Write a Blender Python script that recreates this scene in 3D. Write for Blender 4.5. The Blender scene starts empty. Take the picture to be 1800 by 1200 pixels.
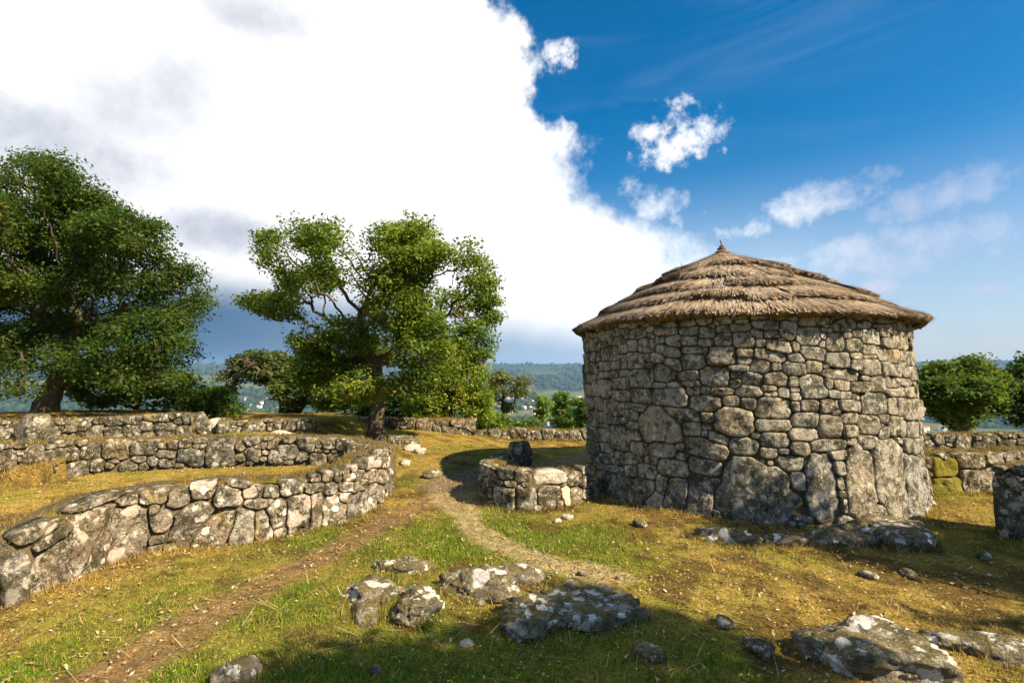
import bpy, math, random
import numpy as np
from mathutils import Vector

random.seed(7)
RNG = np.random.default_rng(11)
scene = bpy.context.scene
COL = scene.collection
rad = math.radians

# ------------------------------------------------------------------ camera
cam_data = bpy.data.cameras.new('camera')
cam_data.lens = 18.0
cam_data.sensor_width = 36.0
cam_data.clip_start = 0.05
cam_data.clip_end = 30000.0
cam = bpy.data.objects.new('camera', cam_data)
COL.objects.link(cam)
cam.location = (0, 0, 1.6)
cam.rotation_euler = (rad(90) + math.atan(50 / 900.), 0, 0)
scene.camera = cam

# ------------------------------------------------------------------ light
SUN_EL = rad(40.5)
SUN_AZ = math.atan2(0.84, -0.54)            # clockwise from +Y
sun_vec = Vector((math.sin(SUN_AZ) * math.cos(SUN_EL), math.cos(SUN_AZ) * math.cos(SUN_EL), math.sin(SUN_EL)))
sd = bpy.data.lights.new('sun', 'SUN')
sd.energy = 5.0
sd.angle = rad(0.55)
sd.color = (1.0, 0.85, 0.62)
sun = bpy.data.objects.new('sun', sd)
COL.objects.link(sun)
sun.rotation_euler = (-sun_vec).to_track_quat('-Z', 'Y').to_euler()
sun.location = (6, -6, 12)

scene.view_settings.view_transform = 'Standard'
scene.view_settings.look = 'None'
scene.view_settings.exposure = 1.12
scene.view_settings.gamma = 1.0
scene.view_settings.use_curve_mapping = False
scene.render.engine = 'CYCLES'
scene.cycles.use_denoising = True
scene.cycles.max_bounces = 6
scene.cycles.diffuse_bounces = 3
scene.cycles.transmission_bounces = 4
scene.cycles.transparent_max_bounces = 8
scene.cycles.volume_bounces = 0
scene.cycles.caustics_reflective = False
scene.cycles.caustics_refractive = False
try:
    scene.cycles.use_light_tree = False
except Exception:
    pass


# ------------------------------------------------------------------ node helper
class NT:
    def __init__(self, tree):
        self.t = tree
        self.n = tree.nodes
        self.l = tree.links

    def new(self, typ, **kw):
        n = self.n.new(typ)
        for k, v in kw.items():
            setattr(n, k, v)
        return n

    def put(self, sock, v):
        if v is None:
            return
        if isinstance(v, bpy.types.NodeSocket):
            self.l.new(v, sock)
        elif isinstance(v, (tuple, list)) and len(v) == 3 and sock.type == 'RGBA':
            sock.default_value = (*v, 1)
        else:
            sock.default_value = v

    def math(self, op, a, b=None, c=None, clamp=False):
        n = self.new('ShaderNodeMath', operation=op, use_clamp=clamp)
        for i, v in enumerate((a, b, c)):
            if v is not None:
                self.put(n.inputs[i], v)
        return n.outputs[0]

    def vmath(self, op, a, b=None, scale=None):
        n = self.new('ShaderNodeVectorMath', operation=op)
        self.put(n.inputs[0], a)
        if b is not None:
            self.put(n.inputs[1], b)
        if scale is not None:
            self.put(n.inputs['Scale'], scale)
        return n.outputs[0]

    def mix(self, fac, a, b, blend='MIX'):
        n = self.new('ShaderNodeMix', data_type='RGBA', blend_type=blend)
        self.put(n.inputs[0], fac)
        self.put(n.inputs[6], a)
        self.put(n.inputs[7], b)
        return n.outputs[2]

    def ss(self, v, lo, hi, a=0., b=1.):
        n = self.new('ShaderNodeMapRange', interpolation_type='SMOOTHSTEP')
        self.put(n.inputs[0], v)
        for i, q in enumerate((lo, hi, a, b)):
            self.put(n.inputs[i + 1], q)
        return n.outputs[0]

    def lin(self, v, lo, hi, a=0., b=1.):
        n = self.new('ShaderNodeMapRange')
        self.put(n.inputs[0], v)
        for i, q in enumerate((lo, hi, a, b)):
            self.put(n.inputs[i + 1], q)
        return n.outputs[0]

    def noise(self, vec, scale, detail=4., rough=.55, dist=0., lac=2.0):
        n = self.new('ShaderNodeTexNoise')
        self.put(n.inputs['Vector'], vec)
        n.inputs['Scale'].default_value = scale
        n.inputs['Detail'].default_value = detail
        n.inputs['Roughness'].default_value = rough
        n.inputs['Distortion'].default_value = dist
        return n.outputs[0]

    def voro(self, vec, scale, feature='F1', out='Distance', rnd=1.0, smooth=None):
        n = self.new('ShaderNodeTexVoronoi', feature=feature)
        self.put(n.inputs['Vector'], vec)
        n.inputs['Scale'].default_value = scale
        n.inputs['Randomness'].default_value = rnd
        return n.outputs[out]

    def xyz(self, x, y, z):
        n = self.new('ShaderNodeCombineXYZ')
        self.put(n.inputs[0], x)
        self.put(n.inputs[1], y)
        self.put(n.inputs[2], z)
        return n.outputs[0]

    def sep(self, v):
        n = self.new('ShaderNodeSeparateXYZ')
        self.put(n.inputs[0], v)
        return n.outputs


# ------------------------------------------------------------------ world: physical sky with clouds laid out by compass bearing and elevation
world = bpy.data.worlds.new('World')
scene.world = world
world.use_nodes = True
W = NT(world.node_tree)
W.n.clear()
sky = W.new('ShaderNodeTexSky', sky_type='NISHITA')
sky.sun_disc = False
sky.sun_elevation = SUN_EL
sky.sun_rotation = SUN_AZ
sky.altitude = 350
sky.air_density = 1.15
sky.dust_density = 0.6
sky.ozone_density = 2.5
hs = W.new('ShaderNodeHueSaturation')
hs.inputs['Saturation'].default_value = 1.52
hs.inputs['Hue'].default_value = .497
W.l.new(sky.outputs[0], hs.inputs['Color'])
bg_sky = W.new('ShaderNodeBackground')
W.l.new(hs.outputs[0], bg_sky.inputs[0])
bg_sky.inputs[1].default_value = 0.066

geo = W.new('ShaderNodeTexCoord')
D = geo.outputs['Generated']
dx, dy, dz = W.sep(D)
DEG = 180 / math.pi
az = W.math('MULTIPLY', W.math('ARCTAN2', dx, dy), DEG)
el = W.math('MULTIPLY', W.math('ARCSINE', dz), DEG)
n_big = W.noise(D, 3.2, 7, .58)
n_mid = W.noise(W.vmath('ADD', D, (3.1, 1.7, .4)), 8.5, 8, .62)
n_fine = W.noise(W.vmath('ADD', D, (.3, 5.7, 2.4)), 22, 6, .62)
n_soft = W.noise(W.vmath('ADD', D, (7.3, .7, 1.4)), 2.6, 4, .5)
nb = W.math('SUBTRACT', n_big, .5)
nm = W.math('SUBTRACT', n_mid, .5)
nf = W.math('SUBTRACT', n_fine, .5)
wig = W.math('ADD', W.math('MULTIPLY', nb, 12.), W.math('ADD', W.math('MULTIPLY', nm, 22.), W.math('MULTIPLY', nf, 13.)))
# right-hand limit of the towering cloud as a function of elevation (degrees)
ramp = W.new('ShaderNodeFloatCurve')
W.put(ramp.inputs['Value'], W.lin(el, 0., 60.))
cv = ramp.mapping.curves[0]
pts = [(0, 26), (6, 25), (11, 23), (14, 19.5), (16.5, 14), (19, 9.5), (21.5, 8.0), (24, 7.8), (26, 5.5), (28, 2.8), (31, 2.9), (34, 1.2), (37, -3), (45, -14), (60, -25)]
while len(cv.points) < len(pts):
    cv.points.new(.5, .5)
for p, (e, a) in zip(cv.points, pts):
    p.location = (e / 60., (a + 40) / 80.)
    p.handle_type = 'AUTO'
ramp.mapping.update()
lim = W.math('SUBTRACT', W.math('MULTIPLY', ramp.outputs[0], 80.), 40.)
f_r = W.math('ADD', W.math('SUBTRACT', lim, az), W.math('MULTIPLY', wig, .62))
f_l = W.math('ADD', W.math('ADD', az, 82.), W.math('MULTIPLY', wig, 2.))
edge = W.lin(el, 10., 27., 9., 2.6)
big = W.ss(W.math('DIVIDE', W.math('MINIMUM', f_r, f_l), edge), -.5, .9)


def puff(a0, e0, ra, re, thr, soft, amp, tilt=0.):
    """one small cloud: an ellipse in bearing/elevation broken up by noise"""
    da = W.math('SUBTRACT', az, a0)
    de = W.math('SUBTRACT', W.math('SUBTRACT', el, e0), W.math('MULTIPLY', da, tilt))
    q = W.math('ADD', W.math('POWER', W.math('ABSOLUTE', W.math('DIVIDE', da, ra)), 2.),
               W.math('POWER', W.math('ABSOLUTE', W.math('DIVIDE', de, re)), 2.))
    v = W.math('ADD', W.math('SUBTRACT', 1., q), W.math('MULTIPLY', W.math('ADD', nm, W.math('MULTIPLY', nf, .9)), amp))
    return W.ss(v, thr - soft * .25, thr + soft * 1.25)


puffs = [
    W.math('MULTIPLY', puff(18.0, 24.4, 4.6, 3.4, .3, 1.3, 6.5), 1.0),
    W.math('MULTIPLY', puff(5.4, 32.0, 2.6, 1.7, .4, .9, 5.5), .95),
    W.math('MULTIPLY', puff(16.5, 16.6, 5.4, 2.6, .1, 1.8, 5.5, -.3), .8),
    W.math('MULTIPLY', puff(27.5, 14.8, 8.5, 2.1, -.2, 1.9, 4.4, .16), .85),
    W.math('MULTIPLY', puff(33.5, 16.6, 4.5, 1.2, -.2, 1.8, 4.0, .22), .62),
    W.math('MULTIPLY', puff(40.5, 14.6, 5.5, 1.8, -.6, 2.2, 4.0, .2), .55),
    W.math('MULTIPLY', puff(34.5, 9.9, 10.5, 2.5, -.9, 2.4, 3.4, .05), .8),
    W.math('MULTIPLY', puff(35.6, 7.4, 2.4, 1.3, .0, .9, 2.2), .95),
    W.math('MULTIPLY', puff(42.6, 6.6, 3.2, .85, .0, 1.1, 2.2), .8),
    W.math('MULTIPLY', puff(41.8, 3.2, 3.8, 2.2, .0, 1.2, 2.6, -.3), .75),
]
cl = puffs[0]
for q in puffs[1:]:
    cl = W.math('MAXIMUM', cl, q)
# thin veil and scattered fair-weather clouds everywhere else
streak = W.noise(W.vmath('MULTIPLY', D, (2.0, 2.0, 9.0)), 1.4, 6, .6, 1.2)
veil = W.math('MULTIPLY', W.ss(streak, .42, .9), .06)
haze_low = W.math('MULTIPLY', W.ss(el, 22., 0.), .55)
away = W.ss(W.math('ABSOLUTE', az), 55., 85.)
scat = W.math('MULTIPLY', W.math('MULTIPLY', W.ss(n_big, .54, .64), away), .9)
cl = W.math('MAXIMUM', W.math('MAXIMUM', cl, scat), W.math('MAXIMUM', veil, haze_low))
mask = W.math('MAXIMUM', big, cl)
# cloud brightness: blown-out white body, grey undersides on the far left, slate bank close to the horizon
left = W.ss(az, -8., -30.)
grey_n = W.ss(W.noise(W.vmath('MULTIPLY', W.vmath('ADD', D, (1.3, 4.1, 2.2)), (1., 1., 2.4)), 2.7, 3, .45), .47, .66)
g_ = [W.math('MULTIPLY', puff(-36.7, 23.0, 6.5, 3.8, -.6, 2.0, 2.2, .35), .75), W.math('MULTIPLY', puff(-42.0, 18.2, 9.0, 3.2, -.6, 2.0, 2.2, -.1), .95),
      W.math('MULTIPLY', puff(-30.0, 13.4, 6.5, 2.3, -.6, 1.9, 2.2), .95), W.math('MULTIPLY', puff(-27.0, 32.5, 6.0, 1.9, -.6, 2.0, 2.4), .8),
      W.math('MULTIPLY', puff(-46.0, 33.0, 9.0, 4.0, -.6, 2.0, 2.4), .7)]
grey = g_[0]
for q in g_[1:]:
    grey = W.math('MAXIMUM', grey, q)
grey = W.math('MAXIMUM', grey, W.math('MULTIPLY', W.math('MULTIPLY', grey_n, W.ss(az, -50., -65.)), .6))
c_white = W.mix(W.ss(az, 25., 40.), (1.16, 1.16, 1.17), (.86, .82, .93))
c1 = W.mix(grey, c_white, (.50, .54, .64))
bank_h = W.math('ADD', W.lin(az, -30., 14., 8.6, 3.8), W.math('MULTIPLY', nb, 7.))
bank = W.math('MULTIPLY', W.ss(W.math('SUBTRACT', el, bank_h), 2.2, -3.2), W.ss(az, 34., 4., .25, 1.))
bank_c = W.mix(W.ss(az, -34., 8.), (.075, .17, .31), (.42, .55, .72))
c2 = W.mix(bank, c1, bank_c)
c2 = W.mix(W.math('MULTIPLY', W.ss(el, 15., 2.), W.ss(az, 24., 36.)), c2, (.50, .56, .80))
bg_cl = W.new('ShaderNodeBackground')
W.l.new(c2, bg_cl.inputs[0])
bg_cl.inputs[1].default_value = 0.49
mx = W.new('ShaderNodeMixShader')
W.l.new(mask, mx.inputs[0])
W.l.new(bg_sky.outputs[0], mx.inputs[1])
W.l.new(bg_cl.outputs[0], mx.inputs[2])
wo = W.new('ShaderNodeOutputWorld')
W.l.new(mx.outputs[0], wo.inputs[0])
world.cycles.sampling_method = 'MANUAL'
world.cycles.sample_map_resolution = 512


# ------------------------------------------------------------------ numpy noise
_P = RNG.permutation(4096).astype(np.int64)
_V = RNG.random(4096)


def vnoise(x, y, z=0.):
    x = np.asarray(x, float); y = np.asarray(y, float); z = np.asarray(z, float) + np.zeros_like(x)
    xi = np.floor(x).astype(np.int64); yi = np.floor(y).astype(np.int64); zi = np.floor(z).astype(np.int64)
    fx = x - xi; fy = y - yi; fz = z - zi
    fx = fx * fx * (3 - 2 * fx); fy = fy * fy * (3 - 2 * fy); fz = fz * fz * (3 - 2 * fz)

    def h(a, b, c):
        return _V[_P[(_P[(_P[a & 4095] + b) & 4095] + c) & 4095]]
    r = 0
    for i, wx in ((0, 1 - fx), (1, fx)):
        for j, wy in ((0, 1 - fy), (1, fy)):
            for k, wz in ((0, 1 - fz), (1, fz)):
                r = r + wx * wy * wz * h(xi + i, yi + j, zi + k)
    return r


def fbm(x, y, z=0., oct=4, rough=.5):
    a, s, t = 1., 0., 0.
    x = np.asarray(x, float); y = np.asarray(y, float); z = np.asarray(z, float)
    for o in range(oct):
        s = s + a * (vnoise(x * 2**o + 17.3 * o, y * 2**o + 9.1 * o, z * 2**o + 3.7 * o) - .5)
        t += a
        a *= rough
    return s / t * 2          # about -1..1


def sstep(v, lo, hi):
    t = np.clip((np.asarray(v, float) - lo) / (hi - lo), 0, 1)
    return t * t * (3 - 2 * t)


# ------------------------------------------------------------------ mesh helpers
def mesh_np(name, verts, faces_flat, face_sizes, col=None, smooth=False, attr=None):
    me = bpy.data.meshes.new(name)
    verts = np.asarray(verts, np.float32)
    faces_flat = np.asarray(faces_flat, np.int32).ravel()
    face_sizes = np.asarray(face_sizes, np.int32)
    me.vertices.add(len(verts))
    me.vertices.foreach_set('co', verts.ravel())
    me.loops.add(len(faces_flat))
    me.loops.foreach_set('vertex_index', faces_flat)
    me.polygons.add(len(face_sizes))
    st = np.concatenate(([0], np.cumsum(face_sizes)[:-1])).astype(np.int32)
    me.polygons.foreach_set('loop_start', st)
    me.polygons.foreach_set('loop_total', face_sizes)
    if smooth:
        me.polygons.foreach_set('use_smooth', np.ones(len(face_sizes), bool))
    if col is not None:
        a = me.color_attributes.new('Col', 'FLOAT_COLOR', 'POINT')
        c = np.ones((len(verts), 4), np.float32)
        c[:, :3] = col
        a.data.foreach_set('color', c.ravel())
    me.update(calc_edges=True)
    me.validate()
    return me


def link(name, me, mat=None, parent=None, loc=None):
    o = bpy.data.objects.new(name, me)
    if mat is not None and me is not None and len(me.materials) == 0:
        me.materials.append(mat)
    if parent is not None:
        o.parent = parent
    if loc is not None:
        o.location = loc
    COL.objects.link(o)
    return o


def tag(o, label=None, cat=None, group=None, kind=None):
    if label: o['label'] = label
    if cat: o['category'] = cat
    if group: o['group'] = group
    if kind or cat == 'wall': o['kind'] = kind or 'thing'
    return o


def thing(name, label, cat, loc=(0, 0, 0), group=None):
    o = bpy.data.objects.new(name, None)
    o.empty_display_size = .2
    o.location = loc
    COL.objects.link(o)
    return tag(o, label, cat, group)


def grid_faces(nu, nv, wrap_u=False):
    """vertex (i,j) -> i*nv+j ; quads"""
    iu = np.arange(nu if wrap_u else nu - 1)
    jv = np.arange(nv - 1)
    I, J = np.meshgrid(iu, jv, indexing='ij')
    I2 = (I + 1) % nu
    f = np.stack([I * nv + J, I2 * nv + J, I2 * nv + J + 1, I * nv + J + 1], -1).reshape(-1, 4)
    return f


# ------------------------------------------------------------------ materials
def new_mat(name, rough=.9, spec=.2):
    m = bpy.data.materials.new(name)
    m.use_nodes = True
    t = NT(m.node_tree)
    b = t.n['Principled BSDF']
    b.inputs['Roughness'].default_value = rough
    b.inputs['Specular IOR Level'].default_value = spec
    return m, t, b


def bump(t, b, h, strength, dist):
    n = t.new('ShaderNodeBump')
    n.inputs['Strength'].default_value = strength
    n.inputs['Distance'].default_value = dist
    t.put(n.inputs['Height'], h)
    t.l.new(n.outputs[0], b.inputs['Normal'])


def stone_mat(name, base_a, base_b, moss=(.06, .06, .018), moss_amt=.35, pale=(.62, .57, .46), pale_amt=.4, spot=.35, blotch=0., blotch_col=(.50, .39, .31), up_moss=.5, dark=.0, crust=0.):
    """granite: per-stone tint, grain, black specks, pale and yellow crust lichens, moss"""
    m, t, b = new_mat(name, .92, .18)
    pos = t.new('ShaderNodeNewGeometry').outputs['Position']
    oi = t.new('ShaderNodeObjectInfo')
    rnd = oi.outputs['Random']
    v = t.vmath('ADD', pos, t.vmath('SCALE', (9.1, 5.3, 7.7), scale=rnd))
    n1 = t.noise(v, 3.5, 5, .6)
    n2 = t.noise(v, 16, 6, .68)
    n3 = t.noise(v, 70, 4, .7)
    c = t.mix(t.ss(n1, .3, .7), base_a, base_b)
    c = t.mix(1., c, oi.outputs['Color'], 'MULTIPLY')
    c = t.mix(t.ss(n3, .52, .7), c, t.mix(.65, c, (.03, .028, .022)))
    c = t.mix(t.math('MULTIPLY', t.ss(n2, .55, .7), .55), c, (.45, .37, .25))
    c = t.mix(t.math('MULTIPLY', t.ss(t.noise(t.vmath('ADD', v, (4, 4, 1)), 9, 6, .7), .56, .66), dark), c, (.035, .03, .02))
    # mossy / sooty film
    nm_ = t.noise(t.vmath('ADD', v, (3, 1, 8)), 5, 6, .7)
    c = t.mix(t.math('MULTIPLY', t.ss(nm_, .5, .68), moss_amt), c, moss)
    nz = t.sep(t.new('ShaderNodeNewGeometry').outputs['Normal'])[2]
    um = t.math('MULTIPLY', t.ss(t.math('ADD', nz, t.math('MULTIPLY', t.math('SUBTRACT', nm_, .5), 2.4)), .35, .7), up_moss)
    c = t.mix(um, c, t.mix(n1, (.20, .135, .03), (.10, .09, .02)))
    # crusts that run on from stone to stone: blackish moss, then grey-white lichen
    if crust > 0:
        wq = t.vmath('ADD', pos, t.vmath('SCALE', t.xyz(n2, n1, n3), scale=.05))
        k1 = t.noise(t.vmath('ADD', wq, (2, 7, 3)), 6.5, 7, .72)
        c = t.mix(t.math('MULTIPLY', t.ss(k1, .475, .545), crust), c, t.mix(n3, (.022, .020, .012), (.09, .075, .03)))
        k2 = t.noise(t.vmath('ADD', wq, (11, 3, 6)), 9, 7, .72)
        c = t.mix(t.math('MULTIPLY', t.ss(k2, .54, .60), crust), c, t.mix(n3, (.34, .29, .21), (.62, .56, .44)))
        k3 = t.noise(t.vmath('ADD', wq, (5, 13, 2)), 24, 6, .75)
        c = t.mix(t.math('MULTIPLY', t.ss(k3, .57, .62), crust * .9), c, (.03, .027, .018))
        c = t.mix(t.math('MULTIPLY', t.ss(k3, .43, .38), crust * .7), c, (.60, .54, .42))
    # pale crust lichen: irregular spots
    vd = t.vmath('ADD', v, t.vmath('SCALE', t.xyz(n2, n1, n3), scale=.12))
    sp = t.voro(vd, 11)
    sel = t.noise(t.vmath('ADD', v, (8, 2, 5)), 4.5, 3, .6)
    spm = t.math('MULTIPLY', t.ss(sp, .34, .26), t.ss(sel, .50, .60))
    c = t.mix(t.math('MULTIPLY', spm, spot), c, pale)
    sp2 = t.voro(t.vmath('ADD', vd, (2, 2, 9)), 34)
    spm2 = t.math('MULTIPLY', t.ss(sp2, .30, .2), t.ss(t.noise(v, 7, 3, .6), .48, .6))
    c = t.mix(t.math('MULTIPLY', spm2, pale_amt), c, pale)
    oc = t.ss(t.noise(t.vmath('ADD', v, (1, 9, 3)), 6, 5, .65), .60, .7)
    c = t.mix(t.math('MULTIPLY', oc, .5), c, (.34, .27, .07))
    if blotch > 0:
        vb = t.vmath('ADD', pos, t.vmath('SCALE', t.xyz(n2, n1, n2), scale=.10))
        bl = t.voro(t.vmath('ADD', vb, (.35, .1, .2)), 4.2)
        bsel = t.noise(t.vmath('ADD', pos, (2.2, 3.1, .7)), 2.6, 2, .5)
        bm_ = t.math('MULTIPLY', t.ss(bl, .40, .37), t.ss(bsel, .50, .54))
        c = t.mix(t.math('MULTIPLY', bm_, blotch), c, t.mix(t.ss(n3, .45, .75), blotch_col, tuple(.75 * q for q in blotch_col)))
        bl2 = t.voro(t.vmath('ADD', vb, (5.3, 2.1, 1.2)), 9.0)
        bm2 = t.math('MULTIPLY', t.ss(bl2, .33, .29), t.ss(t.noise(t.vmath('ADD', pos, (7, 3, 1)), 3.4, 2, .5), .53, .57))
        c = t.mix(t.math('MULTIPLY', bm2, blotch), c, (.80, .76, .62))
    t.l.new(c, b.inputs['Base Color'])
    n4 = t.noise(t.vmath('ADD', v, (6, 6, 2)), 7, 3, .6, .6)
    h = t.math('ADD', t.math('ADD', t.math('MULTIPLY', n2, 1.), t.math('MULTIPLY', n3, .5)), t.math('MULTIPLY', n4, 1.6))
    bump(t, b, h, .95, .034)
    return m


def attr_mat(name, rough=.85, spec=.15, transl=0., noise_scale=0., noise_amt=.3, bumpd=0., hue=None):
    m, t, b = new_mat(name, rough, spec)
    a = t.new('ShaderNodeAttribute', attribute_name='Col')
    c = a.outputs['Color']
    if noise_scale:
        pos = t.new('ShaderNodeNewGeometry').outputs['Position']
        n = t.noise(pos, noise_scale, 6, .65)
        c = t.mix(1., c, t.mix(n, (1 - noise_amt,) * 3, (1 + noise_amt,) * 3), 'MULTIPLY')
        if bumpd:
            bump(t, b, n, .8, bumpd)
    t.l.new(c, b.inputs['Base Color'])
    if transl:
        tr = t.new('ShaderNodeBsdfTranslucent')
        t.l.new(t.mix(1., c, (1.25, 1.35, .55), 'MULTIPLY'), tr.inputs[0])
        mxs = t.new('ShaderNodeMixShader')
        mxs.inputs[0].default_value = transl
        t.l.new(b.outputs[0], mxs.inputs[1])
        t.l.new(tr.outputs[0], mxs.inputs[2])
        t.l.new(mxs.outputs[0], t.n['Material Output'].inputs['Surface'])
    return m


M_HUT = stone_mat('hut_granite', (.43, .375, .285), (.27, .24, .195), moss=(.07, .065, .025), moss_amt=.5, pale=(.68, .60, .44), pale_amt=.7, spot=.7, up_moss=.25, dark=.8, crust=.8)
M_WALL = stone_mat('wall_granite', (.31, .255, .19), (.20, .17, .14), moss=(.05, .045, .014), moss_amt=.72, pale_amt=.75, spot=.85, blotch=.95, up_moss=.5, dark=.8, crust=.85, blotch_col=(.58, .45, .35))
M_RUIN = stone_mat('ruin_granite', (.28, .235, .17), (.17, .145, .105), moss=(.05, .05, .014), moss_amt=.65, pale_amt=.75, spot=.9, up_moss=.6, dark=.75, crust=.9)
M_ROCK = stone_mat('outcrop_granite', (.26, .215, .155), (.15, .125, .095), moss=(.085, .058, .016), moss_amt=.8, pale=(.62, .60, .54), pale_amt=.8, spot=.95, blotch=.95, blotch_col=(.66, .60, .52), up_moss=.75, dark=.7, crust=.5)
M_MOSS = stone_mat('mossy_granite', (.26, .25, .04), (.19, .19, .03), moss=(.22, .21, .02), moss_amt=.9, pale_amt=.1, spot=.1, up_moss=.3)
M_PALE = stone_mat('pale_block', (.80, .70, .55), (.68, .58, .45), moss_amt=.08, pale_amt=.2, spot=.15, up_moss=.1)
M_CORE, t_, b_ = new_mat('joint_earth', .95, .1)
_n = t_.noise(t_.new('ShaderNodeNewGeometry').outputs['Position'], 18, 6, .7)
t_.l.new(t_.mix(_n, (.07, .055, .03), (.22, .165, .085)), b_.inputs['Base Color'])
bump(t_, b_, _n, 1., .05)
M_TURF = attr_mat('wall_turf', .95, .1, noise_scale=60, noise_amt=.6, bumpd=.03)
M_GRASS = attr_mat('grass_blades', .8, .15, transl=.35)
M_LITTER = attr_mat('leaf_litter', .8, .2, transl=.2)
M_STRAW = attr_mat('straw', .85, .12, noise_scale=26, noise_amt=.45)
M_BARK, t_, b_ = new_mat('oak_bark', .95, .1)
_p = t_.new('ShaderNodeNewGeometry').outputs['Position']
_n = t_.noise(t_.vmath('MULTIPLY', _p, (1, 1, .35)), 22, 6, .7)
_c = t_.mix(_n, (.045, .032, .022), (.17, .125, .085))
_c = t_.mix(t_.math('MULTIPLY', t_.ss(t_.noise(_p, 3, 4, .6), .5, .65), .6), _c, (.15, .15, .09))
t_.l.new(_c, b_.inputs['Base Color'])
bump(t_, b_, _n, 1., .04)
M_LEAF = attr_mat('oak_leaves', .6, .25, transl=.5)
M_LEAF_FAR = attr_mat('woodland_leaves', .9, .1)

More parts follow.
